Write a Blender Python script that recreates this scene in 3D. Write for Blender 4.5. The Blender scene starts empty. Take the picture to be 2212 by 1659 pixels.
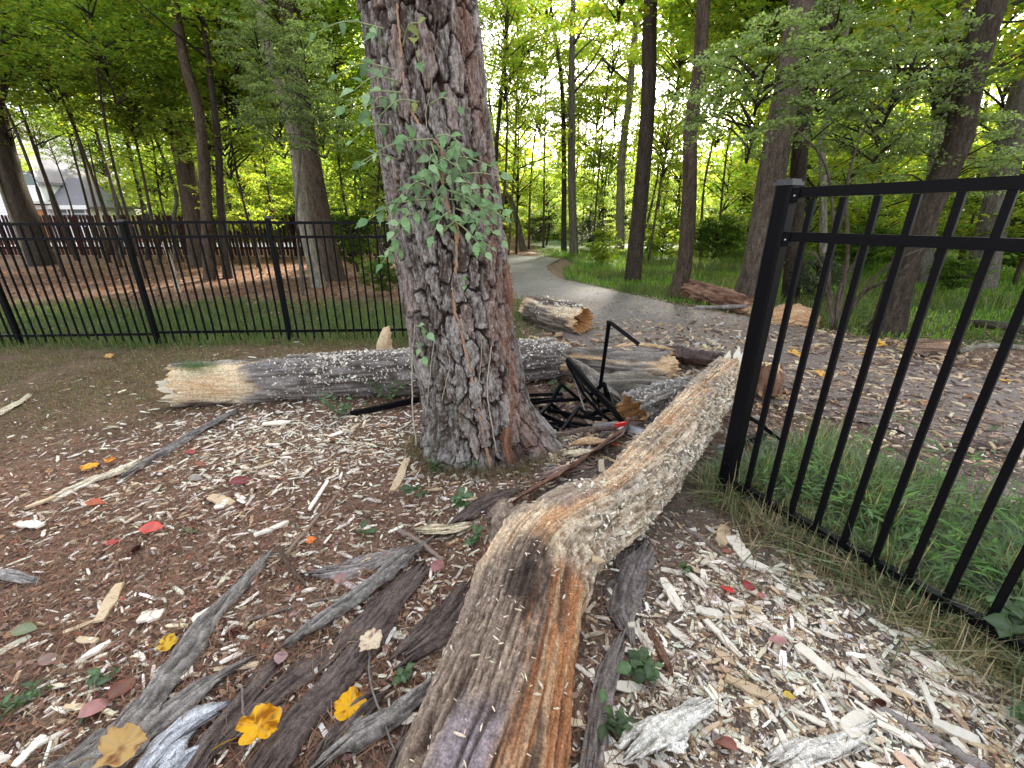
import bpy, math, random
import numpy as np
from mathutils import Vector, Matrix

S = bpy.context.scene
C = S.collection
RNG = np.random.default_rng(7)
random.seed(7)
PI = math.pi

# ---------------------------------------------------------------- camera
PITCH = math.radians(21.0)
CH = 1.6
FPX = 940.0                      # focal length in units of a 2212 px wide frame
cam = bpy.data.cameras.new('camera')
cam.sensor_width = 36.0
cam.lens = FPX / 2212.0 * 36.0
cam.clip_start = 0.05
cam.clip_end = 1200
camo = bpy.data.objects.new('camera', cam)
camo.location = (0, 0, CH)
camo.rotation_euler = (PI / 2 - PITCH, 0, 0)
C.objects.link(camo)
S.camera = camo

# ---------------------------------------------------------------- sky and sun
SUN_EL, SUN_AZ = math.radians(25.0), math.radians(19.0)
w = bpy.data.worlds.new('World')
S.world = w
w.use_nodes = True
nt = w.node_tree
nt.nodes.clear()
sky = nt.nodes.new('ShaderNodeTexSky')
sky.sky_type = 'NISHITA'
sky.sun_disc = False
sky.sun_elevation = SUN_EL
sky.sun_rotation = SUN_AZ
sky.air_density = 1.0
sky.dust_density = 3.0
sky.ozone_density = 1.0
hs = nt.nodes.new('ShaderNodeHueSaturation')
hs.inputs['Saturation'].default_value = 0.30
bg = nt.nodes.new('ShaderNodeBackground')
bg.inputs['Strength'].default_value = 0.15
wo = nt.nodes.new('ShaderNodeOutputWorld')
nt.links.new(sky.outputs[0], hs.inputs['Color'])
nt.links.new(hs.outputs[0], bg.inputs['Color'])
nt.links.new(bg.outputs[0], wo.inputs['Surface'])
sl = bpy.data.lights.new('sun', 'SUN')
sl.energy = 5.0
sl.angle = math.radians(4.0)
sl.color = (1.0, 0.92, 0.80)
so = bpy.data.objects.new('sun', sl)
sdir = Vector((math.sin(SUN_AZ) * math.cos(SUN_EL), math.cos(SUN_AZ) * math.cos(SUN_EL), math.sin(SUN_EL)))
so.rotation_euler = sdir.to_track_quat('Z', 'Y').to_euler()
so.location = sdir * 50
C.objects.link(so)
S.view_settings.view_transform = 'Standard'
S.view_settings.look = 'None'
S.view_settings.gamma = 1.0
S.view_settings.exposure = 2.22
S.view_settings.use_curve_mapping = False
S.cycles.max_bounces = 8
S.cycles.diffuse_bounces = 6
S.cycles.glossy_bounces = 2
S.cycles.transmission_bounces = 6
S.cycles.sample_clamp_indirect = 6
S.cycles.use_denoising = True

# ---------------------------------------------------------------- maths helpers
CP, SP = math.cos(PITCH), math.sin(PITCH)


def ray(x, y):
    dx = (x - 1106.0) / FPX
    dy = (829.5 - y) / FPX
    return np.array([dx, CP + dy * SP, -SP + dy * CP])


def hgt(x, y):
    x = np.asarray(x, float); y = np.asarray(y, float)
    return (0.025 * np.sin(x * 0.9 + 0.4) * np.cos(y * 0.7) + 0.012 * np.sin(x * 2.3 + y * 1.7)) * np.clip(1.2 - np.hypot(x, y) / 60, 0, 1)


def G(x, y, z=0.0):
    """photo direction -> point on the ground"""
    d = ray(x, y)
    t = (CH - z) / -d[2]
    p = d * t
    return np.array([p[0], p[1], z + float(hgt(p[0], p[1]))])


def P(x, y, Y):
    """photo direction -> point at a distance Y in front"""
    d = ray(x, y)
    t = Y / d[1]
    return np.array([d[0] * t, Y, CH + d[2] * t])


def _h(ix, iy, iz, seed):
    n = (ix.astype(np.int64) * 374761393 + iy.astype(np.int64) * 668265263 + iz.astype(np.int64) * 1442695041 + seed * 974634777) & 0xFFFFFFFF
    n = ((n ^ (n >> 13)) * 1274126177) & 0xFFFFFFFF
    n = (n ^ (n >> 16)) & 0xFFFFFFFF
    return (n & 0xFFFFFF) / float(0xFFFFFF)


def vn(x, y, z=0.0, seed=0):
    x, y, z = np.broadcast_arrays(np.asarray(x, float), np.asarray(y, float), np.asarray(z, float))
    fx, fy, fz = np.floor(x), np.floor(y), np.floor(z)
    ux, uy, uz = x - fx, y - fy, z - fz
    ux, uy, uz = [u * u * (3 - 2 * u) for u in (ux, uy, uz)]
    ix, iy, iz = fx.astype(np.int64), fy.astype(np.int64), fz.astype(np.int64)
    r = 0
    for a in (0, 1):
        for b in (0, 1):
            for c in (0, 1):
                wgt = (ux if a else 1 - ux) * (uy if b else 1 - uy) * (uz if c else 1 - uz)
                r = r + wgt * _h(ix + a, iy + b, iz + c, seed)
    return r


def fbm(x, y, z=0.0, seed=0, o=4):
    s, a, t, f = 0, 1.0, 0, 1.0
    for i in range(o):
        s = s + a * vn(np.asarray(x) * f, np.asarray(y) * f, np.asarray(z) * f, seed + i)
        t += a; a *= 0.5; f *= 2.03
    return s / t


def ss(a, b, x):
    t = np.clip((x - a) / (b - a), 0, 1)
    return t * t * (3 - 2 * t)


def mixc(a, b, t):
    a = np.asarray(a, float); b = np.asarray(b, float)
    return a * (1 - t[..., None]) + b * t[..., None]


# ---------------------------------------------------------------- mesh helpers
def mesh(name, V, F, mat, col=None, smooth=True):
    """F: (m,3) or (m,4) array, or a list of such arrays"""
    if isinstance(F, np.ndarray):
        F = [F]
    V = np.asarray(V, dtype=np.float32).reshape(-1, 3)
    me = bpy.data.meshes.new(name)
    me.vertices.add(len(V))
    me.vertices.foreach_set('co', V.ravel())
    nl = sum(f.size for f in F)
    npoly = sum(len(f) for f in F)
    me.loops.add(nl)
    me.loops.foreach_set('vertex_index', np.concatenate([f.ravel() for f in F]).astype(np.int32))
    tot = np.concatenate([np.full(len(f), f.shape[1]) for f in F]).astype(np.int32)
    st = np.concatenate([[0], np.cumsum(tot)[:-1]]).astype(np.int32)
    me.polygons.add(npoly)
    me.polygons.foreach_set('loop_start', st)
    me.polygons.foreach_set('use_smooth', np.full(npoly, bool(smooth)))
    me.update(calc_edges=True)
    if col is not None:
        ca = me.color_attributes.new('Col', 'FLOAT_COLOR', 'POINT')
        c4 = np.ones((len(V), 4), np.float32)
        c4[:, :3] = col
        ca.data.foreach_set('color', c4.ravel())
    me.materials.append(mat)
    return me


def shift(me, loc):
    n = len(me.vertices)
    a = np.empty(n * 3, np.float32)
    me.vertices.foreach_get('co', a)
    a = a.reshape(-1, 3) - np.asarray(loc, np.float32)
    me.vertices.foreach_set('co', a.ravel())
    me.update()


def tag(o, label=None, cat=None, group=None, kind=None):
    if label: o['label'] = label
    if cat: o['category'] = cat
    if group: o['group'] = group
    if kind: o['kind'] = kind
    return o


def thing(name, label, cat, loc, group=None):
    o = bpy.data.objects.new(name, None)
    o.empty_display_size = 0.1
    o.location = loc
    C.objects.link(o)
    return tag(o, label, cat, group)


def part(name, me, parent, local=False, label=None, kind=None):
    if not local:
        shift(me, parent.location)
    o = bpy.data.objects.new(name, me)
    o.parent = parent
    C.objects.link(o)
    if label: o['label'] = label
    if kind: o['kind'] = kind
    return o


def solo(name, me, label, cat, loc, group=None, kind=None):
    shift(me, loc)
    o = bpy.data.objects.new(name, me)
    o.location = loc
    C.objects.link(o)
    return tag(o, label, cat, group, kind)


def struct(name, me, kind='structure', label=None):
    o = bpy.data.objects.new(name, me)
    C.objects.link(o)
    o['kind'] = kind
    if label: o['label'] = label
    if kind == 'stuff' and label:
        o['category'] = name.replace('_', ' ')
    return o


def cubes(boxes):
    """boxes: list of (centre, size, R or None) -> V,F"""
    V, F = [], []
    base = np.array([[x, y, z] for x in (-.5, .5) for y in (-.5, .5) for z in (-.5, .5)])
    q = np.array([[0, 1, 3, 2], [4, 6, 7, 5], [0, 4, 5, 1], [2, 3, 7, 6], [0, 2, 6, 4], [1, 5, 7, 3]])
    for i, (c, s, R) in enumerate(boxes):
        v = base * np.asarray(s)
        if R is not None:
            v = v @ np.asarray(R).T
        V.append(v + np.asarray(c)); F.append(q + 8 * i)
    return np.concatenate(V), np.concatenate(F)


def rotz(a):
    c, s = math.cos(a), math.sin(a)
    return np.array([[c, -s, 0], [s, c, 0], [0, 0, 1]])


def frames(pts, up=(0, 0, 1)):
    pts = np.asarray(pts, float)
    t = np.gradient(pts, axis=0)
    t /= np.linalg.norm(t, axis=1)[:, None]
    side = np.cross(t, np.asarray(up, float))
    n = np.linalg.norm(side, axis=1)
    if n.min() < 1e-3:
        side = np.cross(t, np.array([0.0, 1.0, 0.03]))
        n = np.linalg.norm(side, axis=1)
    side /= n[:, None]
    u = np.cross(side, t)
    return t, side, u


def resample(pts, n, smooth=True):
    pts = np.asarray(pts, float)
    if smooth and len(pts) > 2:
        # catmull-rom
        p = np.vstack([2 * pts[0] - pts[1], pts, 2 * pts[-1] - pts[-2]])
        out = []
        for i in range(1, len(p) - 2):
            for k in range(12):
                t = k / 12.0
                out.append(0.5 * ((2 * p[i]) + (-p[i - 1] + p[i + 1]) * t + (2 * p[i - 1] - 5 * p[i] + 4 * p[i + 1] - p[i + 2]) * t * t + (-p[i - 1] + 3 * p[i] - 3 * p[i + 1] + p[i + 2]) * t ** 3))
        out.append(p[-2])
        pts = np.array(out)
    d = np.concatenate([[0], np.cumsum(np.linalg.norm(np.diff(pts[:, :3], axis=0), axis=1))])
    s = np.linspace(0, d[-1], n)
    return np.stack([np.interp(s, d, pts[:, k]) for k in range(pts.shape[1])], 1)


def tube(pts, rad, nu=8, square=False, up=(0, 0, 1)):
    pts = np.asarray(pts, float)
    rad = np.broadcast_to(np.asarray(rad, float), (len(pts),))
    t, s, u = frames(pts, up)
    th = np.linspace(0, 2 * PI, nu, endpoint=False) + (PI / 4 if square else 0)
    V = pts[:, None, :] + rad[:, None, None] * (np.cos(th)[None, :, None] * s[:, None, :] + np.sin(th)[None, :, None] * u[:, None, :])
    n = len(pts)
    i = np.arange(n - 1)[:, None] * nu + np.arange(nu)[None, :]
    j = np.arange(n - 1)[:, None] * nu + (np.arange(nu)[None, :] + 1) % nu
    F = np.stack([i, j, j + nu, i + nu], -1).reshape(-1, 4)
    V = V.reshape(-1, 3)
    V = np.vstack([V, pts[0], pts[-1]])
    k = np.arange(nu)
    T = np.concatenate([np.stack([(k + 1) % nu, k, np.full(nu, n * nu)], -1),
                        np.stack([(n - 1) * nu + k, (n - 1) * nu + (k + 1) % nu, np.full(nu, n * nu + 1)], -1)])
    return V, [F, T]


def join(parts):
    V, Q, T, n = [], [], [], 0
    for v, f in parts:
        for a in (f if isinstance(f, list) else [f]):
            (Q if a.shape[1] == 4 else T).append(a + n)
        V.append(v); n += len(v)
    F = []
    if Q: F.append(np.concatenate(Q))
    if T: F.append(np.concatenate(T))
    return np.concatenate(V), F


def inst(name, V, F, pos, R, sc, cols, mat, smooth=False, cvar=None):
    """many small copies of one shape gathered into one mesh"""
    n, k = len(pos), len(V)
    sc = np.asarray(sc, float)
    if sc.ndim == 1: sc = np.repeat(sc[:, None], 3, 1)
    W = V[None] * sc[:, None, :]
    W = np.einsum('nij,nkj->nki', R, W) + pos[:, None, :]
    FF = (F[None] + (np.arange(n) * k)[:, None, None]).reshape(-1, F.shape[1])
    cc = np.repeat(cols, k, 0)
    if cvar is not None:
        cc = cc * np.tile(cvar, n)[:, None]
    return mesh(name, W.reshape(-1, 3), FF, mat, cc, smooth)


def rots(n, tilt, rng=RNG, yaw=None):
    """random yaw, then a tilt of the given spread"""
    yaw = rng.uniform(0, 2 * PI, n) if yaw is None else yaw
    ax = rng.uniform(0, 2 * PI, n)
    tl = np.abs(rng.normal(0, tilt, n)) if np.isscalar(tilt) else tilt
    k = np.stack([np.cos(ax), np.sin(ax), np.zeros(n)], 1)
    K = np.zeros((n, 3, 3))
    K[:, 0, 1] = -k[:, 2]; K[:, 0, 2] = k[:, 1]; K[:, 1, 0] = k[:, 2]
    K[:, 1, 2] = -k[:, 0]; K[:, 2, 0] = -k[:, 1]; K[:, 2, 1] = k[:, 0]
    I = np.eye(3)[None]
    T = I + np.sin(tl)[:, None, None] * K + (1 - np.cos(tl))[:, None, None] * (K @ K)
    Z = np.zeros((n, 3, 3))
    Z[:, 0, 0] = np.cos(yaw); Z[:, 0, 1] = -np.sin(yaw); Z[:, 1, 0] = np.sin(yaw); Z[:, 1, 1] = np.cos(yaw); Z[:, 2, 2] = 1
    return T @ Z


def pick(pal, n, rng=RNG, p=None, var=0.25):
    pal = np.asarray(pal, float)
    i = rng.choice(len(pal), n, p=p)
    return pal[i] * (1 + rng.uniform(-var, var, (n, 1))) * (1 + rng.uniform(-.06, .06, (n, 3)))


# ---------------------------------------------------------------- materials
def new_mat(name):
    m = bpy.data.materials.new(name)
    m.use_nodes = True
    t = m.node_tree
    b = t.nodes['Principled BSDF']
    return m, t, b


def organic(name, rough=0.85, nscale=40, namt=0.35, bscale=60, bump=0.4, bdist=0.004, stretch=(1, 1, 1), spec=0.12, objvar=0.0):
    """vertex colour (the real colour of each spot) times fine grain, with fine relief"""
    m, t, b = new_mat(name)
    N, L = t.nodes, t.links
    a = N.new('ShaderNodeVertexColor'); a.layer_name = 'Col'
    tc = N.new('ShaderNodeTexCoord')
    mp = N.new('ShaderNodeMapping'); mp.inputs['Scale'].default_value = stretch
    L.new(tc.outputs['Object'], mp.inputs['Vector'])
    n1 = N.new('ShaderNodeTexNoise'); n1.inputs['Scale'].default_value = nscale; n1.inputs['Detail'].default_value = 5
    n1.inputs['Roughness'].default_value = 0.65
    L.new(mp.outputs[0], n1.inputs['Vector'])
    mr = N.new('ShaderNodeMapRange')
    mr.inputs['From Min'].default_value = 0.3; mr.inputs['From Max'].default_value = 0.7
    mr.inputs['To Min'].default_value = 1 - namt; mr.inputs['To Max'].default_value = 1 + namt
    L.new(n1.outputs['Fac'], mr.inputs['Value'])
    v = N.new('ShaderNodeVectorMath'); v.operation = 'SCALE'
    L.new(a.outputs['Color'], v.inputs[0]); L.new(mr.outputs[0], v.inputs['Scale'])
    n3 = N.new('ShaderNodeTexNoise'); n3.inputs['Scale'].default_value = nscale * 4.5; n3.inputs['Detail'].default_value = 3
    n3.inputs['Roughness'].default_value = 0.7
    L.new(mp.outputs[0], n3.inputs['Vector'])
    m3 = N.new('ShaderNodeMapRange')
    m3.inputs['From Min'].default_value = 0.34; m3.inputs['From Max'].default_value = 0.66
    m3.inputs['To Min'].default_value = 1 - namt * 1.1; m3.inputs['To Max'].default_value = 1 + namt
    L.new(n3.outputs['Fac'], m3.inputs['Value'])
    v3 = N.new('ShaderNodeVectorMath'); v3.operation = 'SCALE'
    L.new(v.outputs[0], v3.inputs[0]); L.new(m3.outputs[0], v3.inputs['Scale'])
    src = v3.outputs[0]
    if objvar:
        oi = N.new('ShaderNodeObjectInfo')
        m2 = N.new('ShaderNodeMapRange'); m2.inputs['To Min'].default_value = 1 - objvar; m2.inputs['To Max'].default_value = 1 + objvar
        L.new(oi.outputs['Random'], m2.inputs['Value'])
        v2 = N.new('ShaderNodeVectorMath'); v2.operation = 'SCALE'
        L.new(src, v2.inputs[0]); L.new(m2.outputs[0], v2.inputs['Scale'])
        src = v2.outputs[0]
    L.new(src, b.inputs['Base Color'])
    b.inputs['Roughness'].default_value = rough
    b.inputs['Specular IOR Level'].default_value = spec
    n2 = N.new('ShaderNodeTexNoise'); n2.inputs['Scale'].default_value = bscale; n2.inputs['Detail'].default_value = 6
    n2.inputs['Roughness'].default_value = 0.7
    L.new(mp.outputs[0], n2.inputs['Vector'])
    bp = N.new('ShaderNodeBump'); bp.inputs['Strength'].default_value = bump; bp.inputs['Distance'].default_value = bdist
    L.new(n2.outputs['Fac'], bp.inputs['Height']); L.new(bp.outputs[0], b.inputs['Normal'])
    return m


def leafmat(name, trans=0.45, rough=0.5, tint=(2.35, 2.4, 0.9), objvar=0.2, spec=0.35):
    m, t, b = new_mat(name)
    N, L = t.nodes, t.links
    a = N.new('ShaderNodeVertexColor'); a.layer_name = 'Col'
    oi = N.new('ShaderNodeObjectInfo')
    m2 = N.new('ShaderNodeMapRange'); m2.inputs['To Min'].default_value = 1 - objvar; m2.inputs['To Max'].default_value = 1 + objvar
    L.new(oi.outputs['Random'], m2.inputs['Value'])
    v = N.new('ShaderNodeVectorMath'); v.operation = 'SCALE'
    L.new(a.outputs['Color'], v.inputs[0]); L.new(m2.outputs[0], v.inputs['Scale'])
    L.new(v.outputs[0], b.inputs['Base Color'])
    b.inputs['Roughness'].default_value = rough
    b.inputs['Specular IOR Level'].default_value = spec
    v2 = N.new('ShaderNodeVectorMath'); v2.operation = 'MULTIPLY'
    v2.inputs[1].default_value = tint
    L.new(v.outputs[0], v2.inputs[0])
    tr = N.new('ShaderNodeBsdfTranslucent')
    L.new(v2.outputs[0], tr.inputs['Color'])
    mx = N.new('ShaderNodeMixShader'); mx.inputs[0].default_value = trans
    L.new(b.outputs[0], mx.inputs[1]); L.new(tr.outputs[0], mx.inputs[2])
    L.new(mx.outputs[0], t.nodes['Material Output'].inputs['Surface'])
    return m


M_BARK = organic('pine bark', nscale=45, namt=0.4, bscale=70, bump=0.6, bdist=0.006, stretch=(1, 1, 0.45))
M_TRUNK = organic('tree bark', nscale=18, namt=0.5, bscale=30, bump=0.8, bdist=0.02, stretch=(1, 1, 0.25))
M_LOG = organic('dead wood', nscale=60, namt=0.45, bscale=90, bump=0.6, bdist=0.005)
M_LOGX = organic('dead wood grain', nscale=30, namt=0.4, bscale=60, bump=0.6, bdist=0.005)
M_SLAB = organic('loose bark', nscale=55, namt=0.4, bscale=80, bump=0.6, bdist=0.004)
M_CHIP = organic('split wood', nscale=160, namt=0.14, bscale=200, bump=0.4, bdist=0.002, rough=0.8, objvar=0.12)
M_BIT = organic('litter bits', nscale=90, namt=0.3, bscale=120, bump=0.2, bdist=0.002, rough=0.8)
M_LEAFLIT = leafmat('fallen leaf', trans=0.2, rough=0.8, tint=(1.3, 0.9, 0.5), objvar=0.0, spec=.12)
M_GREEN = leafmat('green leaves', trans=0.6)
M_FARGREEN = leafmat('far green leaves', trans=0.6)
M_SHRUB = leafmat('shrub leaves', trans=0.5, tint=(1.6, 1.9, 0.8), rough=0.4)
M_VINE = leafmat('vine leaves', trans=0.25, tint=(1.1, 1.3, 0.6), rough=0.5, objvar=0.3, spec=.2)
M_GRASS = leafmat('grass blades', trans=0.4, tint=(1.2, 1.3, 0.5), objvar=0.0)
M_STEM = organic('stems', nscale=60, namt=0.25, bscale=80, bump=0.3, bdist=0.002)


def plain(name, col, rough=0.5, metal=0.0, nscale=30, namt=0.15, bump=0.1, bdist=0.002, spec=0.5):
    m, t, b = new_mat(name)
    N, L = t.nodes, t.links
    tc = N.new('ShaderNodeTexCoord')
    n1 = N.new('ShaderNodeTexNoise'); n1.inputs['Scale'].default_value = nscale; n1.inputs['Detail'].default_value = 5
    L.new(tc.outputs['Object'], n1.inputs['Vector'])
    mx = N.new('ShaderNodeMix'); mx.data_type = 'RGBA'
    mx.inputs['A'].default_value = [c * (1 - namt) for c in col] + [1]
    mx.inputs['B'].default_value = [min(1, c * (1 + namt)) for c in col] + [1]
    L.new(n1.outputs['Fac'], mx.inputs['Factor'])
    L.new(mx.outputs['Result'], b.inputs['Base Color'])
    b.inputs['Roughness'].default_value = rough
    b.inputs['Metallic'].default_value = metal
    b.inputs['Specular IOR Level'].default_value = spec
    bp = N.new('ShaderNodeBump'); bp.inputs['Strength'].default_value = bump; bp.inputs['Distance'].default_value = bdist
    L.new(n1.outputs['Fac'], bp.inputs['Height']); L.new(bp.outputs[0], b.inputs['Normal'])
    return m


M_METAL = plain('black powder coated aluminium', (0.003, 0.003, 0.0045), rough=0.45, nscale=90, namt=0.5, bump=0.15, spec=0.10)
M_SHINY = plain('scraped aluminium', (0.55, 0.56, 0.62), rough=0.3, metal=0.8, nscale=60, namt=0.3)
M_REDPAINT = plain('red plastic tape', (0.6, 0.03, 0.03), rough=0.5)

# ================================================================= GROUND
# path edges (world), traced from where they run
Uw = np.array([[-9, 25.5], [-3.5, 22.5]] + [list(G(*p)[:2]) for p in [(1190, 557), (1182, 575), (1205, 597), (1280, 616), (1450, 655), (1650, 688), (1900, 745), (2212, 812)]] + [[13, 4.2], [20, 2.6]])
Lw = np.array([[-9, 22.5], [-4.2, 19.8]] + [list(G(*p)[:2]) for p in [(1085, 566), (1084, 600), (1098, 650), (1160, 700), (1330, 768), (1500, 826), (1700, 876), (1900, 915), (2212, 975)]] + [[8, 2.2], [14, 0.6]])
NP_ = 160
U_ = resample(Uw, NP_); L_ = resample(Lw, NP_)


def in_path(x, y, grow=0.0):
    """signed-ish test: distance to centre line against half width"""
    Cc = (U_ + L_) / 2; hw = np.linalg.norm(U_ - L_, axis=1) / 2
    x = np.asarray(x, float); y = np.asarray(y, float)
    best = np.full(x.shape, 1e9)
    for i in range(0, NP_, 1):
        d = np.hypot(x - Cc[i, 0], y - Cc[i, 1]) - hw[i]
        best = np.minimum(best, d)
    return best < grow


# zones of ground cover, as weights over world positions
FENCE_Y = lambda x: 5.72 + 0.0 * x          # line of the metal fence on the left


def zone_w(x, y):
    """0..1 weights: pine straw, dull lawn, green lawn, meadow, grey mulch, path debris"""
    n = fbm(x * 0.8, y * 0.8, 0, 5, 3) - 0.5
    left = ss(0.4, -0.8, x + n)
    lawn = ss(5.3, 6.0, y + n) * ss(9.0, 7.6, y + n * 2) * ss(0.8, -0.4, x)            # green strip behind fence
    meadow = ss(0, 1, (x - 0.9) * 1.2 + n) * ss(6.5, 8.5, y + 0.75 * x + n * 1.5 - 1.5)
    meadow = meadow * (~in_path(x, y, 0.0))
    dull = ss(3.2, 4.6, y - 0.25 * x * 0 + n * 1.5) * ss(6.3, 5.4, y) * ss(-0.2, -1.6, x) + ss(-2.4, -3.6, x + n) * ss(2.2, 3.4, y) * ss(6.3, 5.4, y)
    dull = np.clip(dull, 0, 1)
    grey = ss(-0.2, 0.8, x + n) * ss(3.6, 2.2, y)
    return left, lawn, meadow, dull, grey


def axis(lo, d0, d1, hi, step, grow=1.16):
    a = list(np.arange(d0, d1 + 1e-6, step))
    s = step; v = a[-1]
    while v < hi:
        s *= grow; v += s; a.append(v)
    s = step; v = a[0]; b = []
    while v > lo:
        s *= grow; v -= s; b.append(v)
    return np.array(b[::-1] + a)


gx = axis(-400, -5.5, 5.0, 400, 0.035)
gy = axis(-60, 0.3, 6.2, 600, 0.035)
X, Y = np.meshgrid(gx, gy)
left, lawn, meadow, dull, grey = zone_w(X, Y)
path_in = in_path(X, Y, 0.06)
Z = hgt(X, Y)
near = np.clip(1.3 - np.hypot(X, Y) / 12, 0, 1)
Z = Z + near * (fbm(X * 14, Y * 14, 0, 11, 4) - 0.5) * 0.035
Z = Z + near * (fbm(X * 3, Y * 3, 0, 31, 3) - 0.5) * 0.03
Z = np.where(path_in, hgt(X, Y) - 0.03, Z)
n1 = fbm(X * 9, Y * 9, 0, 21, 4)
n2 = fbm(X * 2.2, Y * 2.2, 0, 22, 3)
colg = mixc((0.10, 0.058, 0.040), (0.28, 0.185, 0.135), n1)
colg = mixc(colg, mixc((0.13, 0.105, 0.085), (0.34, 0.29, 0.25), n1), grey * 0.9)
colg = mixc(colg, mixc((0.09, 0.065, 0.036), (0.22, 0.155, 0.10), n1), dull * 0.85)
colg = mixc(colg, mixc((0.045, 0.065, 0.025), (0.09, 0.115, 0.045), n1), lawn * 0.95)
colg = mixc(colg, mixc((0.035, 0.07, 0.012), (0.08, 0.14, 0.03), n2), meadow)
far = ss(8.5, 11, Y) * (X < 1)
colg = mixc(colg, mixc((0.12, 0.065, 0.04), (0.24, 0.15, 0.10), n1), far * 0.9)
ny, nx = X.shape
idx = np.arange(ny * nx).reshape(ny, nx)
Fg = np.stack([idx[:-1, :-1], idx[:-1, 1:], idx[1:, 1:], idx[1:, :-1]], -1).reshape(-1, 4)
M_GROUND = organic('forest floor', nscale=35, namt=0.45, bscale=60, bump=0.9, bdist=0.02)
struct('ground', mesh('ground', np.stack([X, Y, Z], -1), Fg, M_GROUND, colg.reshape(-1, 3)))

# asphalt path
na = 40
tt = np.linspace(0, 1, na)
PV = L_[:, None, :] * (1 - tt)[None, :, None] + U_[:, None, :] * tt[None, :, None]
edge = np.minimum(tt, 1 - tt)[None, :]
wig = (fbm(PV[..., 0] * 3, PV[..., 1] * 3, 0, 44, 3) - 0.5) * 0.25 * (edge < 0.01)
PV = PV + wig[..., None] * (U_ - L_)[:, None, :] / np.linalg.norm(U_ - L_, axis=1)[:, None, None]
PZ = hgt(PV[..., 0], PV[..., 1]) + 0.014 + 0.012 * (1 - (2 * tt - 1) ** 2)[None, :] - 0.03 * (edge < 0.01)
pv = np.concatenate([PV, PZ[..., None]], -1)
idx = np.arange(NP_ * na).reshape(NP_, na)
Fp = np.stack([idx[:-1, :-1], idx[1:, :-1], idx[1:, 1:], idx[:-1, 1:]], -1).reshape(-1, 4)[:, ::-1]
M_ASPHALT = plain('worn asphalt', (0.15, 0.14, 0.145), rough=0.9, nscale=120, namt=0.45, bump=0.5, bdist=0.006, spec=0.2)
M_ASPHALT = organic('worn asphalt', nscale=70, namt=.35, bscale=150, bump=.5, bdist=.005, spec=.2)
pn = fbm(PV[..., 0] * 1.3, PV[..., 1] * 1.3, 0, 91, 4)
pcol = mixc((.15, .138, .134), (.23, .215, .21), pn)
pcol = mixc(pcol, mixc((.17, .13, .105), (.33, .265, .22), fbm(PV[..., 0] * 9, PV[..., 1] * 9, 0, 92, 3)), ss(9.0, 5.5, PV[..., 1] + pn * 3 - 1.5) * .6)
struct('path', mesh('path', pv, Fp, M_ASPHALT, pcol.reshape(-1, 3)))

# pale flat sheet added for the white patches seen through the picket fence
dv = [(-30, 24.5), (-8, 24.5), (-8, 30), (-30, 30)]
DV = np.array([[x, y, 0.03] for x, y in dv])
struct('pale_ground', mesh('pale_ground', DV, np.array([[0, 1, 2, 3]]), plain('pale ground sheet', (0.75, 0.73, 0.74), rough=0.9, nscale=4)))

# ================================================================= THE BIG PINE
TZ = np.array([-0.2, 0.0, 0.12, 0.35, 0.9, 1.93, 2.72, 5.0, 9.0])
TX = np.array([-0.215, -0.225, -0.245, -0.275, -0.36, -0.451, -0.52, -0.66, -0.85])
TR = np.array([0.47, 0.43, 0.395, 0.37, 0.352, 0.33, 0.312, 0.27, 0.2])
TY = 3.0


def trunk_c(z): return np.interp(z, TZ, TX)
def trunk_r(z): return np.interp(z, TZ, TR)


def trunk_hit(x, y, lift=0.0):
    """photo direction -> point on the pine's bark"""
    d = ray(x, y)
    t = 2.0
    for t in np.arange(1.5, 4.5, 0.004):
        p = np.array([0, 0, CH]) + d * t
        if math.hypot(p[0] - trunk_c(p[2]), p[1] - TY) < trunk_r(p[2]) + 0.012 + lift:
            return p
    # beside the trunk: nearest approach in its plane
    return P(x, y, TY - 0.18)


def pine_bark(th, z, seed=3):
    """plate height 0..1, crack, id"""
    a = th * 0.35
    du = (fbm(a * 7, z * 5, 0, seed, 3) - 0.5) * 0.09 + (fbm(a * 40, z * 30, 0, seed + 3, 3) - 0.5) * 0.034
    dz = (fbm(a * 9, z * 6, 9, seed + 1, 3) - 0.5) * 0.16 + (fbm(a * 40, z * 30, 4, seed + 4, 3) - 0.5) * 0.05
    cw, chh = 0.086, 0.23
    u = (a + du) / cw; v0 = z + dz
    iu = np.floor(u).astype(int)
    f1 = np.full(u.shape, 9.0); f2 = np.full(u.shape, 9.0); cid = np.zeros(u.shape)
    for di in (-1, 0, 1):
        ci = iu + di
        off = _h(ci, ci * 0, ci * 0, seed) 
        v = v0 / chh + off * 3
        iv = np.floor(v).astype(int)
        for dj in (-1, 0, 1):
            cj = iv + dj
            px = ci + 0.5 + (_h(ci, cj, ci * 0, seed + 5) - 0.5) * 0.7
            py = cj + 0.5 + (_h(ci, cj, ci * 0, seed + 6) - 0.5) * 0.75
            d = np.maximum(np.abs(u - px), np.abs(v - py) * 0.85) * .75 + .25 * np.sqrt((u - px) ** 2 + (v - py) ** 2)
            idd = _h(ci, cj, ci * 0, seed + 7)
            nf = d < f1
            f2 = np.where(nf, f1, np.minimum(f2, d))
            cid = np.where(nf, idd, cid)
            f1 = np.where(nf, d, f1)
    return f2 - f1, cid


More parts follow.
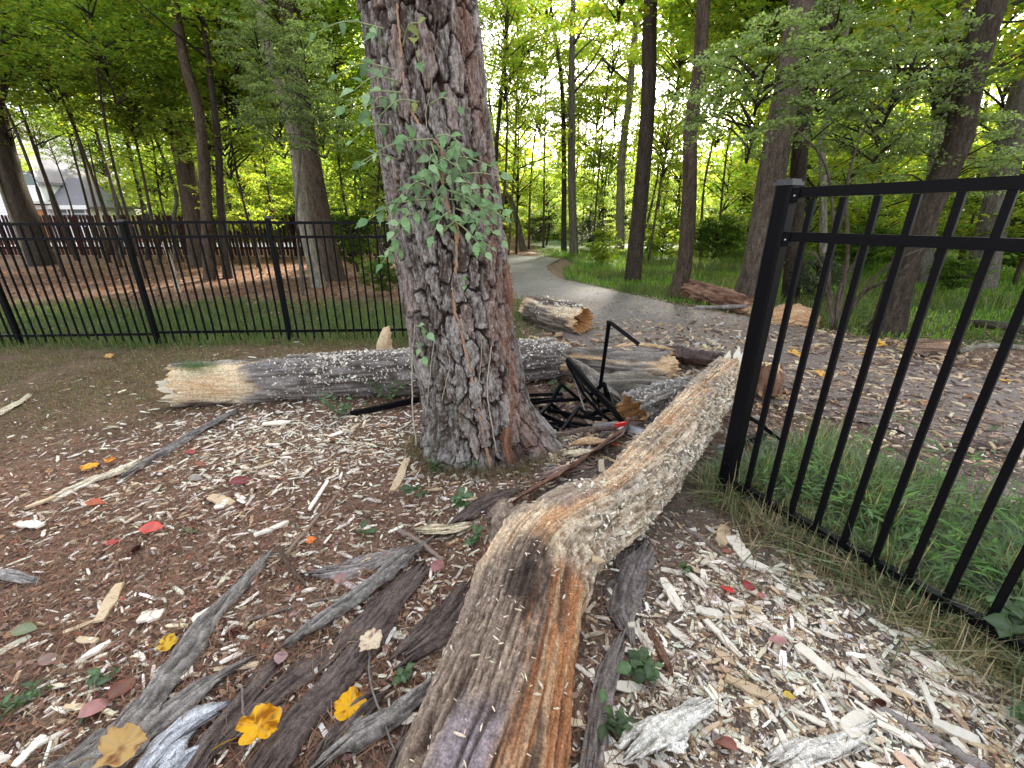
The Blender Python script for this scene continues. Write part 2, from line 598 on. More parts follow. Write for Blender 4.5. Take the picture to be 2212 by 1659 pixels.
th = np.concatenate([np.linspace(-PI / 2 - 2.0, -PI / 2 + 2.0, 330), np.linspace(-PI / 2 + 2.0, 1.5 * PI - 2.0, 50)[1:-1]])
zz = np.concatenate([np.linspace(-0.15, 3.0, 640), np.linspace(3.05, 9.0, 60)])
TH, ZZ = np.meshgrid(th, zz)
thr = np.where(TH > PI / 2, TH - 0, TH)
edge_d, cid = pine_bark(TH, ZZ)
low = ss(0.75, 0.2, ZZ)
plate = ss(-0.01, 0.13, edge_d)
fine = fbm(TH * 22, ZZ * 24, 0, 61, 4)
lay = np.floor(fbm(TH * 7, ZZ * 9, 3, 66, 3) * 9) / 9
fine2 = fbm(TH * 60, ZZ * 60, 0, 63, 3)
disp = plate * (0.018 + 0.022 * cid) + (fine2 - .5) * .008 + (fine - 0.5) * 0.009 + lay * 0.020 * plate + (vn(TH * 9, ZZ * 1.6, 0, 71) - 0.5) * 0.035 * (0.5 + low)
flare = 0.09 * ss(0.45, -0.1, ZZ) * (0.5 + 0.5 * np.sin(TH * 3 + 2.2)) + 0.10 * ss(0.35, -0.1, ZZ) * np.exp(-((TH - (-0.15)) / 0.45) ** 2)
R = trunk_r(ZZ) + disp - 0.02 + flare
VX = trunk_c(ZZ) + np.cos(TH) * R
VY = TY + np.sin(TH) * R
nz = fbm(TH * 4, ZZ * 3, 0, 77, 4)
redz = np.clip(np.exp(-((TH + 0.62) / 0.25) ** 2) * 1.1 + 0.5 * (cid > 0.86), 0, 1) * ss(0.3, 0.6, nz + 0.15)
cp = mixc((0.062, 0.044, 0.036), (0.32, 0.292, 0.272), np.clip(-.05 + 0.45 * cid + 1.6 * (fine - 0.5) + 1.4 * (fine2 - .5) + 0.9 * (nz - 0.5) + .6 * lay, 0, 1))
cp = mixc(cp, (0.20, 0.085, 0.055), redz * 0.45)
cp = mixc((0.024, 0.013, 0.010), cp, ss(0.01, 0.12, edge_d + (fine2 - .5) * .05))
green = ss(0.56, 0.72, fbm(TH * 8, ZZ * 5, 1, 88, 4)) * ss(1.3, 0.4, ZZ)
cp = mixc(cp, (0.15, 0.165, 0.125), green * 0.25)
ny, nx = TH.shape
idx = np.arange(ny * nx).reshape(ny, nx)
idn = np.roll(idx, -1, axis=1)
Ft = np.stack([idx[:-1], idn[:-1], idn[1:], idx[1:]], -1).reshape(-1, 4)
PINE = thing('pine_tree', 'massive old pine with plated grey bark, climbing vines on its trunk', 'tree', (TX[1], TY, 0))
part('trunk', mesh('pine_trunk', np.stack([VX, VY, ZZ], -1), Ft, M_BARK, cp.reshape(-1, 3)), PINE)

# ================================================================= LEAF CROWNS
LV = np.array([[0, 0, 0], [0.5, 0.34, 0.07], [1, 0, -0.05], [0.5, -0.34, 0.07]], float) - np.array([0.5, 0, 0])
LF = np.array([[0, 1, 2], [0, 2, 3]])


def crown(name, rx, rz, nspray, nleaf, leaf, sprayr, pal, seed, mat, droop=0.25, tilt=0.5, p=None, shell=0.4):
    """a cloud of leaf sprays round an origin; returns (leaf mesh, limb mesh)"""
    rng = np.random.default_rng(seed)
    u = rng.normal(size=(nspray, 3)); u /= np.linalg.norm(u, axis=1)[:, None]
    rr = rng.uniform(shell, 1.0, nspray) ** 0.7
    c = u * rr[:, None] * np.array([rx, rx, rz])
    tone = rng.uniform(0.7, 1.3, nspray)
    sr = sprayr * rng.uniform(0.5, 1.3, nspray)
    Rs = rots(nspray, 0.35, rng)
    k = rng.integers(0, nspray, nspray * nleaf)
    a = rng.uniform(0, 2 * PI, len(k)); q = np.sqrt(rng.uniform(0, 1, len(k)))
    lp = np.stack([np.cos(a) * q * sr[k], np.sin(a) * q * sr[k] * 0.8, rng.normal(0, 0.09, len(k)) * sr[k] - droop * (q * sr[k]) ** 2], 1)
    pos = c[k] + np.einsum('nij,nj->ni', Rs[k], lp)
    R = rots(len(k), tilt, rng)
    sc = leaf * rng.uniform(0.6, 1.3, len(k))
    cols = pick(pal, len(k), rng, p) * tone[k][:, None]
    me = inst(name + '_leaves', LV, LF, pos, R, sc, cols, mat)
    # limbs
    parts = []
    for i in range(0, nspray, 3):
        b = np.array([0, 0, np.clip(c[i, 2] - 0.35 * rx * rng.uniform(.5, 1.2), -rz, rz)])
        m_ = (b + c[i]) / 2 + np.array([0, 0, 0.1 * rx]) + rng.normal(0, .06, 3) * rx
        parts.append(tube(np.array([b, m_, c[i]]), np.array([0.022, 0.013, 0.004]) * rx ** 0.5, 4))
    V, F = join(parts)
    lm = mesh(name + '_limbs', V, F, M_TRUNK, np.tile([[0.045, 0.036, 0.028]], (len(V), 1)))
    return me, lm


GP = [(0.165, 0.225, 0.05), (0.12, 0.19, 0.05), (0.22, 0.26, 0.05), (0.125, 0.20, 0.075), (0.31, 0.235, 0.045)]
GPp = [0.3, 0.25, 0.25, 0.17, 0.03]
YP = [(0.225, 0.275, 0.055), (0.165, 0.25, 0.055), (0.30, 0.30, 0.055), (0.40, 0.27, 0.05), (0.135, 0.21, 0.09)]
YPp = [0.32, 0.28, 0.22, 0.04, 0.14]
BP = [(0.21, 0.255, 0.12), (0.17, 0.21, 0.09), (0.26, 0.30, 0.16), (0.13, 0.16, 0.07)]
CR = {
    'g1': crown('crown_a', 2.3, 2.0, 105, 85, 0.12, 0.62, GP, 101, M_GREEN, p=GPp),
    'g2': crown('crown_b', 1.9, 2.5, 105, 85, 0.105, 0.55, GP, 102, M_GREEN, p=GPp),
    'g3': crown('crown_c', 2.8, 1.7, 120, 85, 0.13, 0.7, GP, 103, M_GREEN, p=GPp),
    'y1': crown('crown_d', 2.2, 2.2, 90, 80, 0.115, 0.6, YP, 104, M_GREEN, p=YPp),
    'y2': crown('crown_e', 2.6, 1.8, 95, 80, 0.12, 0.62, YP, 105, M_GREEN, p=YPp),
    'b1': crown('crown_f', 1.5, 1.35, 70, 75, 0.085, 0.38, BP, 106, M_SHRUB, tilt=0.8),
    'b2': crown('crown_g', 1.3, 1.7, 70, 75, 0.075, 0.36, BP, 107, M_SHRUB, tilt=0.8),
    'big': crown('crown_h', 4.2, 4.5, 210, 80, 0.21, 1.1, YP, 108, M_FARGREEN, p=YPp),
    'bigg': crown('crown_i', 4.2, 4.2, 210, 80, 0.21, 1.1, GP, 109, M_FARGREEN, p=GPp),
}


def trunk_mesh(name, pts, rads, base, seed=0, colr=(0.11, 0.085, 0.07), n=46, nu=22, flare=0.25, ridge=0.10):
    q = resample(np.hstack([np.asarray(pts), np.asarray(rads)[:, None]]), n)
    pts, rad = q[:, :3], q[:, 3]
    d = np.concatenate([[0], np.cumsum(np.linalg.norm(np.diff(pts, axis=0), axis=1))])
    th = np.linspace(0, 2 * PI, nu, endpoint=False)
    T, Dd = np.meshgrid(th, d)
    r = rad[:, None] * (1 + flare * np.exp(-Dd / (2.2 * rad[0] + 0.02)) * (0.8 + 0.4 * np.sin(T * 4 + seed)))
    r = r * (1 + ridge * (vn(np.cos(T) * 3 + 5, np.sin(T) * 3 + 5, Dd * 1.2, seed) - 0.5) + 0.07 * (fbm(np.cos(T) * 6, np.sin(T) * 6, Dd * 5, seed + 3, 2) - .5))
    _, s, u = frames(pts, (0, 1, 0.01))
    V = pts[:, None] + r[..., None] * (np.cos(T)[..., None] * s[:, None] + np.sin(T)[..., None] * u[:, None])
    idx = np.arange(n * nu).reshape(n, nu); idn = np.roll(idx, -1, axis=1)
    F = np.stack([idx[:-1], idn[:-1], idn[1:], idx[1:]], -1).reshape(-1, 4)
    f = fbm(np.cos(T) * 4, np.sin(T) * 4, Dd * 1.5, seed + 9, 3)
    c = mixc(np.array(colr) * 0.55, np.array(colr) * 1.5, f)
    return mesh(name, V.reshape(-1, 3), F, M_TRUNK, c.reshape(-1, 3))


def limb_set(top_pts, rad, seed, nlimb=6, length=2.4):
    """bare limbs leaving a trunk"""
    rng = np.random.default_rng(seed)
    parts = []
    q = resample(top_pts, 40)
    for i in range(nlimb):
        k = rng.integers(16, 38)
        b = q[k]; a = rng.uniform(0, 2 * PI); l = length * rng.uniform(.5, 1.1)
        d = np.array([math.cos(a), math.sin(a), rng.uniform(.2, .9)])
        m = b + d * l * .5 + rng.normal(0, .12, 3); e = b + d * l + np.array([0, 0, .2])
        parts.append(tube(resample(np.array([b, m, e]), 8), np.linspace(rad * .28, rad * .06, 8), 6))
    return join(parts)


def tree(base_px, ups, wpx, H, label, colr=(0.11, 0.085, 0.07), crowns=(), seed=1, group=None, name='forest_tree', curve_Y=None, limbs=5, flare=0.25):
    b = G(*base_px)
    Yb = b[1] + (curve_Y or 0)
    pts = [b - np.array([0, 0, 0.1])]
    for u in ups:
        pts.append(P(u[0], u[1], Yb))
    d = pts[-1] - pts[-2] if len(ups) < 2 else pts[-1] - pts[1]
    d = d / max(d[2], 0.3)
    d = np.clip(d, -0.35, 1)
    if pts[-1][2] < H:
        e = pts[-1].copy(); k = (H - e[2])
        pts.append(e + d * np.array([0.6, 0.6, 1]) * k * 0.5); pts.append(e + d * np.array([0.5, 0.5, 1]) * k)
    zc = math.sqrt(b[0] ** 2 * 0 + (b[1] * CP + CH * SP) ** 2)
    r0 = wpx / 2 / FPX * zc
    pts = np.array(pts)
    zs = pts[:, 2]
    rads = r0 * np.clip(1 - 0.75 * zs / max(H, 1) , 0.18, 1)
    t = thing(name, label, 'tree', tuple(b), group)
    part('trunk', trunk_mesh(name + '_trunk', pts, rads, b, seed, colr, flare=flare), t)
    if limbs:
        V, F = limb_set(pts, r0, seed, limbs)
        part('limb', mesh('limbs', V, F, M_TRUNK, np.tile([np.array(colr) * .8], (len(V), 1))), t)
    rng = random.Random(seed)
    for cr in crowns:
        kind, x, y, dY, s = cr
        p = P(x, y, Yb + dY) if y is not None else pts[-1]
        add_crown(t, kind, p, s, rng)
    return t, pts


def add_crown(t, kind, p, s, rng=random):
    lm, bm_ = CR[kind]
    for nm, me in (('crown', lm), ('branch', bm_)):
        o = bpy.data.objects.new(nm, me)
        o.parent = t
        o.location = Vector(p) - t.location
        o.rotation_euler = (0, 0, rng.uniform(0, 6.28))
        rng.seed(rng.random()) if False else None
        o.scale = (s, s, s)
        C.objects.link(o)
        if nm == 'crown': last = o.rotation_euler[2]
        else: o.rotation_euler[2] = last


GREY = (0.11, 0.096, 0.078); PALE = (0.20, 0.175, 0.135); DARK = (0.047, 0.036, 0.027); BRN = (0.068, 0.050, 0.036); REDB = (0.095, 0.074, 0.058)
# ---- trees behind the left fence
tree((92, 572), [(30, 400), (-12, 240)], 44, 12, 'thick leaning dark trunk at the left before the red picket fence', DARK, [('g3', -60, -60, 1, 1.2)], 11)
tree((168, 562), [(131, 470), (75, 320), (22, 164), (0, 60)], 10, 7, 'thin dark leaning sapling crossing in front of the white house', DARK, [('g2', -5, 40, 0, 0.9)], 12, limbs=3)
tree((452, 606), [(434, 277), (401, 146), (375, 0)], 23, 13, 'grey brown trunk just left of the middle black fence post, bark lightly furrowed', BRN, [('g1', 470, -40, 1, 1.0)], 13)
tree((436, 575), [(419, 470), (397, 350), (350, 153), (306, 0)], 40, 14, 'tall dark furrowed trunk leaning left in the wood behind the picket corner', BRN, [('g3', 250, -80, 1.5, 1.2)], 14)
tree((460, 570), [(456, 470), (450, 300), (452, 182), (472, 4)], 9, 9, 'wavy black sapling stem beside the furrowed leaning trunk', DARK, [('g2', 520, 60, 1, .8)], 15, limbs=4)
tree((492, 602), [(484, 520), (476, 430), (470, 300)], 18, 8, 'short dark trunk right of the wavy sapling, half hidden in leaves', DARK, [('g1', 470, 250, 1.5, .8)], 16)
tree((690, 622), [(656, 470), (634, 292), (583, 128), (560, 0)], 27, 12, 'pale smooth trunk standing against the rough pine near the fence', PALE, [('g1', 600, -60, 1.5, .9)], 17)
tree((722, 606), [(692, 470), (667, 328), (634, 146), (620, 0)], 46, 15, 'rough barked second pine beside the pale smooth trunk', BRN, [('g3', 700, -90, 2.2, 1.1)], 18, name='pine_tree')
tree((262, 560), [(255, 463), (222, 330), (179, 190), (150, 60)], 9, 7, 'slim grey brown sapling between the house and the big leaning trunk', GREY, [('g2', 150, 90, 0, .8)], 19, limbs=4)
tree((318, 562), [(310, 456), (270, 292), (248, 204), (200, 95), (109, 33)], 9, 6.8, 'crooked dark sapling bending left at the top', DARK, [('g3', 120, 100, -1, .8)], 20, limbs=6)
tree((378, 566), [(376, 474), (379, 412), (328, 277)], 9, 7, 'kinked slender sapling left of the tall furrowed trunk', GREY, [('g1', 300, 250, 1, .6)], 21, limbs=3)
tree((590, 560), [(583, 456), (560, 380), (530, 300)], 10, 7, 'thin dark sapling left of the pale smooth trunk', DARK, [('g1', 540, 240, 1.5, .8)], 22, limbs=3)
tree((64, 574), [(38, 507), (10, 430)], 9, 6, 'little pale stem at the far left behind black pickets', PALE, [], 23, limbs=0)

# dead pale snag
b = G(386, 631)
snag = thing('dead_stump', 'pale barkless broken pole leaning left behind the black fence', 'dead tree', tuple(b))
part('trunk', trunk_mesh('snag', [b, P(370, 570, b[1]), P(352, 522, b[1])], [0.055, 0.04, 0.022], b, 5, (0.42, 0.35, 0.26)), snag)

# ---- middle and right trees
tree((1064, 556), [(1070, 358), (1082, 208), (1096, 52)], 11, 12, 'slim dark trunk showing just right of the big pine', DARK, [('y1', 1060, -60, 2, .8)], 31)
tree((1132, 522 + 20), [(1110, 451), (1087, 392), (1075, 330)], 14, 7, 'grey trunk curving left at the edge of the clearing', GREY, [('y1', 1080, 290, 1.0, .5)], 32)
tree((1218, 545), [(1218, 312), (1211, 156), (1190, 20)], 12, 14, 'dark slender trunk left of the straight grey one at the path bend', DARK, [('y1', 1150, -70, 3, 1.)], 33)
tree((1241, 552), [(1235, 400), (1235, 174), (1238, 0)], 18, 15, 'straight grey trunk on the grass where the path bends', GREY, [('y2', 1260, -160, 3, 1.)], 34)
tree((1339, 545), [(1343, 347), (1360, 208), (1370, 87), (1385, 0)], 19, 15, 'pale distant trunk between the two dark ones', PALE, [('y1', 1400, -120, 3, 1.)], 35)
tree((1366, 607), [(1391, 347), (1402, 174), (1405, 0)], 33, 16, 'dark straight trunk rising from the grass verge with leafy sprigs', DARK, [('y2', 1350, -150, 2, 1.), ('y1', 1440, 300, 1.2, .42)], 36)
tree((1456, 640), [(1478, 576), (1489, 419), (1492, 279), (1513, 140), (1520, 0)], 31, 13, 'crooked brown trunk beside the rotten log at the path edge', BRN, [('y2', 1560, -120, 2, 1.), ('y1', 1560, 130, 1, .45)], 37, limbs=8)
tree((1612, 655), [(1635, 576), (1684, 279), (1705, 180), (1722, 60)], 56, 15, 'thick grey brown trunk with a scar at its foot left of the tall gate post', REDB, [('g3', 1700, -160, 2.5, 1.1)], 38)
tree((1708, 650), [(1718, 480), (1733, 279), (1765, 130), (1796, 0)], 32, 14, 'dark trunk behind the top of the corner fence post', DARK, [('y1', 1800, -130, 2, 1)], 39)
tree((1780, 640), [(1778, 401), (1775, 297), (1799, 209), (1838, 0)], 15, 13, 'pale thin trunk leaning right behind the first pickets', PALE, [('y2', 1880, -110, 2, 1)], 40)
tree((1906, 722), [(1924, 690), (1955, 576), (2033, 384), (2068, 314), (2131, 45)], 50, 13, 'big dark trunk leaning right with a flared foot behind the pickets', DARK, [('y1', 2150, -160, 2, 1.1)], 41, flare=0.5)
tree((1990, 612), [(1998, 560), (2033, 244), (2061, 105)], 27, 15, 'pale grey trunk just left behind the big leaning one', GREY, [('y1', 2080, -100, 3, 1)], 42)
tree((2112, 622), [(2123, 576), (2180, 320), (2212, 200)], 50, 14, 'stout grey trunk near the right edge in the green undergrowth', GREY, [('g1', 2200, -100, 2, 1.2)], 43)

# multi-stemmed shrub behind the pickets
b = G(1806, 712)
sh = thing('understory_shrub', 'many stemmed bare legged shrub with arching stems behind the pickets', 'shrub', tuple(b))
st = []
for q in ([(1800, 712), (1796, 640), (1772, 568), (1750, 540)], [(1806, 712), (1815, 620), (1850, 560), (1875, 480), (1900, 380)], [(1815, 712), (1850, 650), (1900, 590), (1947, 556), (2040, 520)],
          [(1812, 712), (1858, 640), (1905, 610), (1960, 575), (2020, 500)], [(1800, 712), (1790, 600), (1800, 480), (1780, 350), (1700, 260)], [(1806, 712), (1830, 560), (1830, 400), (1880, 250), (1950, 190)]):
    pts = [G(*q[0]) - np.array([0, 0, .05])] + [P(x, y, b[1] - 0.25 * i) for i, (x, y) in enumerate(q[1:])]
    st.append(tube(resample(np.array(pts), 24), np.linspace(0.032, 0.008, 24), 7))
V, F = join(st)
part('stem', mesh('shrub_stems', V, F, M_TRUNK, np.tile([(0.10, 0.08, 0.062)], (len(V), 1))), sh)
rg = random.Random(5)
for (x, y, dY, s, k) in ((1640, 190, -.3, .6, 'b1'), (1790, 130, -.2, .5, 'b2'), (1930, 190, -.2, .6, 'b1'), (1850, 300, .4, .5, 'b2'), (2060, 330, 0, .5, 'b1')):
    add_crown(sh, k, P(x, y, b[1] + dY), s, rg)

# evergreen in front of the pale trunk on the left
b = G(655, 640)
sh = thing('holly_shrub', 'grey green broad leaved holly hanging before the two left trunks', 'shrub', tuple(b))
V, F = tube(resample(np.array([b, P(640, 470, b[1]), P(650, 300, b[1]), P(640, 60, b[1])]), 20), np.linspace(.03, .01, 20), 6)
part('stem', mesh('holly_stem', V, F, M_TRUNK, np.tile([(0.12, 0.11, 0.09)], (len(V), 1))), sh)
for (x, y, dY, s, k) in ((600, 250, -.6, .50, 'b1'), (660, 150, -.4, .5, 'b2'), (560, 110, 0, .5, 'b1'), (690, 260, .4, .5, 'b1'), (600, 20, 0, .55, 'b2')):
    add_crown(sh, k, P(x, y, b[1] + dY), s, rg)


# ---- filler understory trees: each a thing of its own
def filler(x, y, Yd, kind, s, label, group, seed, col=DARK):
    p = P(x, y, Yd)
    b = np.array([p[0] + random.uniform(-.5, .5), Yd + random.uniform(-.3, .3), 0.0])
    b[2] = float(hgt(b[0], b[1]))
    t = thing('young_tree', label, 'tree', tuple(b), group)
    m = (b + p) / 2 + np.array([random.uniform(-.25, .25), 0, 0])
    top = p + np.array([random.uniform(-.3, .3), 0, 1.2 * s])
    r = 0.03 + 0.02 * random.random() + Yd * 0.001
    q = resample(np.array([b - [0, 0, .1], m, p, top]), 16)
    V, F = tube(q, np.linspace(r, r * .3, 16), 7)
    part('trunk', mesh('young_trunk', V, F, M_TRUNK, np.tile([np.array(col) * random.uniform(.8, 1.6)], (len(V), 1))), t)
    add_crown(t, kind, p, s, random)
    return t


fx = random.Random(99)
GL = 'leafy young trees beyond the black fence'
for i, (x, y, Yd, kind, s) in enumerate([
    (120, 200, 19, 'g2', .72), (-20, 190, 16, 'g1', .75), (215, 330, 27, 'g3', .7), (60, 230, 24, 'y1', .8), (180, 260, 26, 'g1', .7), (100, 290, 27, 'g2', .6), (20, 330, 28, 'y1', .5), (150, 250, 21, 'g1', .5),
    (-60, 60, 13, 'g3', 1.0), (70, 60, 15, 'g1', .9), (190, 10, 12.5, 'g2', .8), (270, 190, 16, 'g3', .8), (330, 120, 15, 'g1', 1.0), (330, 310, 17, 'g2', .7),
    (440, 220, 16, 'g3', .9), (470, 60, 14, 'y1', 1.0), (560, 150, 16, 'g1', 1.0), (560, 330, 19, 'y1', .9), (720, 120, 14, 'g2', .9), (760, 250, 16, 'g3', 1.0),
    (430, 400, 19, 'g1', .8), (640, 400, 20, 'g3', .9), (780, 400, 15, 'g1', .7), (350, 0, 18, 'g3', 1.3), (80, -20, 17, 'y2', 1.3), (620, 0, 18, 'g1', 1.3),
    (760, 0, 17, 'y1', 1.2), (330, 410, 20, 'y2', .5), (820, 330, 13, 'g2', .6), (520, 420, 15, 'y1', .55), (250, 150, 19, 'y1', 1.1)]):
    filler(x, y, Yd, kind, s, 'slender leafy tree in the thicket beyond the black fence', GL, i)
GR = 'leafy young trees past the path'
for i, (x, y, Yd, kind, s) in enumerate([
    (1120, 300, 21, 'y1', 1.1), (1170, 170, 24, 'y1', 1.1), (1090, 430, 26, 'y2', 1.0), (1180, 430, 27, 'g1', .9), (1290, 260, 26, 'y2', 1.2), (1300, 400, 24, 'g1', .8),
    (1440, 330, 22, 'y2', .9), (1420, 450, 24, 'g2', .8), (1570, 420, 20, 'y1', .9), (1560, 220, 18, 'y2', .8), (1620, 60, 18, 'y2', 1.0), (1480, 60, 22, 'y1', 1.0),
    (1120, 30, 20, 'y1', 1.0), (1760, 420, 15, 'y2', .8), (1860, 500, 17, 'g1', .7), (1900, 380, 15, 'y1', 1.0), (2060, 420, 16, 'y2', .9), (2160, 260, 14, 'y1', 1.0),
    (2000, 80, 16, 'y2', 1.0), (1760, 60, 17, 'y1', 1.1), (2180, 450, 13, 'g1', .8), (2220, 60, 16, 'y1', .9), (1960, 540, 18, 'g2', .5), (1700, 520, 19, 'y1', .6),
    (2290, 380, 11, 'y2', 1.0), (1440, 220, 21, 'y1', .9), (1470, 380, 20, 'y2', .7), (1330, 260, 24, 'y1', 1.0), (1180, 60, 25, 'y2', 1.1), (1110, 180, 26, 'y1', 1.0), (1270, 170, 27, 'y1', 1.0), (1540, 20, 20, 'y1', .9), (1400, 60, 26, 'y2', 1.0), (1240, 340, 25, 'y1', .9), (1380, 460, 23, 'y1', .7), (1090, 90, 18, 'y1', .8), (1470, 130, 17, 'y2', .7), (1330, 40, 22, 'y1', .9), (1230, 200, 22, 'y1', .6),
    (1530, 500, 22, 'g1', .7), (1340, 130, 27, 'y1', 1.0), (1250, 60, 28, 'y2', .9), (1840, 200, 19, 'g1', 1.0)]):
    filler(x, y, Yd, kind, s, 'slender sunlit young tree in the wood past the path', GR, i, BRN)
GF = 'tall trees of the far wood'
rf = np.random.default_rng(4)
k = 0
for i in range(64):
    a = math.radians(-62 + 124 * (i + rf.uniform(0, 1)) / 64)
    d = rf.uniform(30, 52)
    x0, y0 = math.sin(a) * d, math.cos(a) * d
    pxx = 1106 + FPX * x0 / (y0 * CP)
    gap = 1050 < pxx < 1560
    for (z, kk, s) in ((2.8 if gap else 3.5, 'bigg' if k % 2 else 'big', .8 if gap else 1.0),) + (() if (i % 3 or gap) else ((9.5, 'big', .8),)):
        if (pxx < 420 and d < 46) or (pxx < 330 and y0 < 47): continue
        t = None
        if z < 4 or t is None:
            b = np.array([x0 + rf.uniform(-1, 1), y0 + rf.uniform(-2, 2), 0.0])
            t = thing('tall_tree', 'tall hazy tree in the far wood behind the nearer trunks', 'tree', tuple(b), GF)
            q = resample(np.array([b - [0, 0, .1], b + [rf.uniform(-.4, .4), 0, z], b + [rf.uniform(-.8, .8), 0, z + 5]]), 14)
            V, F = tube(q, np.linspace(rf.uniform(.14, .24), .07, 14), 8)
            part('trunk', mesh('tall_trunk', V, F, M_TRUNK, np.tile([np.array(GREY) * rf.uniform(.5, 1.3)], (len(V), 1))), t)
            random.seed(i * 7 + int(z)); add_crown(t, kk, b + np.array([0, 0, z]), s, random)
        k += 1

# low bushes by the path
def bush(px, py, Yo, s, label, kind, sc=(1, 1, 1)):
    b = G(px, py)
    t = thing('bush', label, 'bush', tuple(b))
    lm, bm_ = CR[kind]
    for nm, me in (('foliage', lm), ('stem', bm_)):
        o = bpy.data.objects.new(nm, me); o.parent = t; o.location = (0, 0, s * 1.1); o.scale = (s * sc[0], s * sc[1], s * sc[2]); o.rotation_euler = (0, 0, px)
        C.objects.link(o)
    return t


CR['yb'] = crown('crown_j', 1.0, 1.0, 90, 60, 0.10, 0.3, [(0.19, 0.24, 0.02), (0.13, 0.21, 0.03), (0.25, 0.26, 0.03)], 120, M_GREEN, tilt=.7)
CR['db'] = crown('crown_k', 1.0, 0.9, 130, 70, 0.07, 0.3, [(0.075, 0.085, 0.055), (0.10, 0.105, 0.08), (0.05, 0.06, 0.04)], 121, M_SHRUB, tilt=.9)
CR['gb'] = crown('crown_l', 1.0, 0.8, 110, 70, 0.09, 0.3, [(0.07, 0.12, 0.02), (0.10, 0.16, 0.03), (0.05, 0.085, 0.02)], 122, M_GREEN, tilt=.8)
bush(1270, 540, 0, .85, 'dense dark grey green rounded bush at the path bend', 'db')
bush(1300, 572, 0, .62, 'bright yellow green bush on the verge beside the dark trunk', 'yb')
bush(1430, 560, 0, .9, 'sunlit yellow green bush between the dark and the crooked trunk', 'yb')
bush(1540, 575, 0, .9, 'low green bush behind the rotten log', 'gb')
bush(1165, 530, 0, .9, 'grey green scrub at the edge of the leaf strewn clearing', 'db')
bush(1480, 540, 0, 1.2, 'tall green bush left of the thick scarred trunk', 'gb')
bush(2050, 640, 0, .45, 'leafy green clump in the meadow behind the pickets', 'gb')
bush(830, 640, 0, .45, 'dark green bush at the fence beside the big pine', 'gb')
bush(760, 590, 0, 1.0, 'dark shrub under the trees left of the big pine', 'gb')
bush(850, 560, 0, 1.2, 'brownish green shrub half hidden by the big pine', 'db')
bush(1750, 655, 0, .5, 'dull grey green scrub behind the corner post', 'db')
bush(1650, 560, 0, 1.0, 'sunny green thicket right of the scarred trunk', 'gb')
bush(2180, 600, 0, 1.0, 'green thicket at the right edge of the meadow', 'gb')
bush(1850, 600, 0, .8, 'green brush in the meadow behind the arching shrub', 'gb')

# far-off wood as a mass
rng = np.random.default_rng(12)
n = 42000
a = np.radians(rng.uniform(-68, 68, n)); d = rng.uniform(52, 75, n)
z = rng.uniform(0, 1, n) ** 0.8 * 12
pos = np.stack([np.sin(a) * d, np.cos(a) * d, z], 1)
keep = fbm(pos[:, 0] * .22, pos[:, 2] * .3, pos[:, 1] * .1, 3, 3) > 0.36 + 0.012 * z
keep &= ~((1106 + FPX * pos[:, 0] / (pos[:, 1] * CP) < 300) & (pos[:, 1] < 44))
pos = pos[keep]
n = len(pos)
cols = pick(YP, n, rng, YPp)
struct('far_wood', inst('far_wood', LV, LF, pos, rots(n, 1.0, rng), rng.uniform(.35, .9, n), cols, M_FARGREEN), 'stuff', 'distant sunlit foliage closing off the forest')

# ================================================================= HOUSE beyond the picket fence
hY = 34.0
M_SIDING = plain('white siding', (0.86, 0.86, 0.88), rough=0.6, nscale=2, namt=0.05)
M_SLATE = plain('grey shingles', (0.20, 0.19, 0.21), rough=0.85, nscale=8, namt=0.3)
M_TRIM = plain('white trim', (0.8, 0.8, 0.8), rough=0.5)
M_DOOR = plain('orange door', (0.55, 0.22, 0.07), rough=0.5)
M_GLASS = plain('window glass', (0.12, 0.17, 0.18), rough=0.08, namt=0.1, bump=0)
hb = P(70, 470, hY); hb[2] = 0
H_ = thing('house', 'white sided house with grey roofed wing beyond the red picket fence', 'house', tuple(hb))


def wx(px, Yd): return P(px, 470, Yd)[0]


def wz(py, Yd): return P(600, py, Yd)[2]


x0, x1 = wx(-105, hY), wx(112, hY)
xm = wx(0, hY); ze = wz(388, hY); zp_ = wz(235, hY)
V = np.array([[x0, hY, 0], [x1, hY, 0], [x1, hY, ze], [xm, hY, zp_], [x0, hY, ze]])
V = np.vstack([V, V + [0, 7, 0]])
part('wall', mesh('house_wall', V, [np.array([[0, 1, 2, 4], [6, 5, 9, 7], [1, 6, 7, 2], [5, 0, 4, 9]]), np.array([[4, 2, 3], [7, 9, 8]])], M_SIDING, smooth=False), H_)
rv = []
for (xa, za, xb, zb) in ((xm, zp_, x1 + .25, ze - .35), (x0 - .25, ze - .35, xm, zp_)):
    rv.append((np.array([[xa, hY - .35, za + .05], [xb, hY - .35, zb + .05], [xb, hY + 7.3, zb + .05], [xa, hY + 7.3, za + .05], [xa, hY - .35, za + .22], [xb, hY - .35, zb + .22], [xb, hY + 7.3, zb + .22], [xa, hY + 7.3, za + .22]]),
               np.array([[0, 1, 2, 3], [7, 6, 5, 4], [0, 4, 5, 1], [1, 5, 6, 2], [2, 6, 7, 3], [3, 7, 4, 0]])))
V, F = join(rv)
part('roof', mesh('house_roof', V, F, M_SLATE, smooth=False), H_)
brd = []
zb_ = .2
while zb_ < zp_ - .3:
    f_ = 1 if zb_ < ze else (zp_ - zb_) / (zp_ - ze)
    xa, xb = xm + (x0 - xm) * f_, xm + (x1 - xm) * f_
    brd.append((((xa + xb) / 2, hY - .02, zb_), (max(.1, xb - xa - .1), .05, .17), np.array([[1, 0, 0], [0, 1, .12], [0, 0, 1]])))
    zb_ += .2
V, F = cubes(brd)
part('siding', mesh('siding', V, F, M_SIDING, smooth=False), H_, kind='stuff')
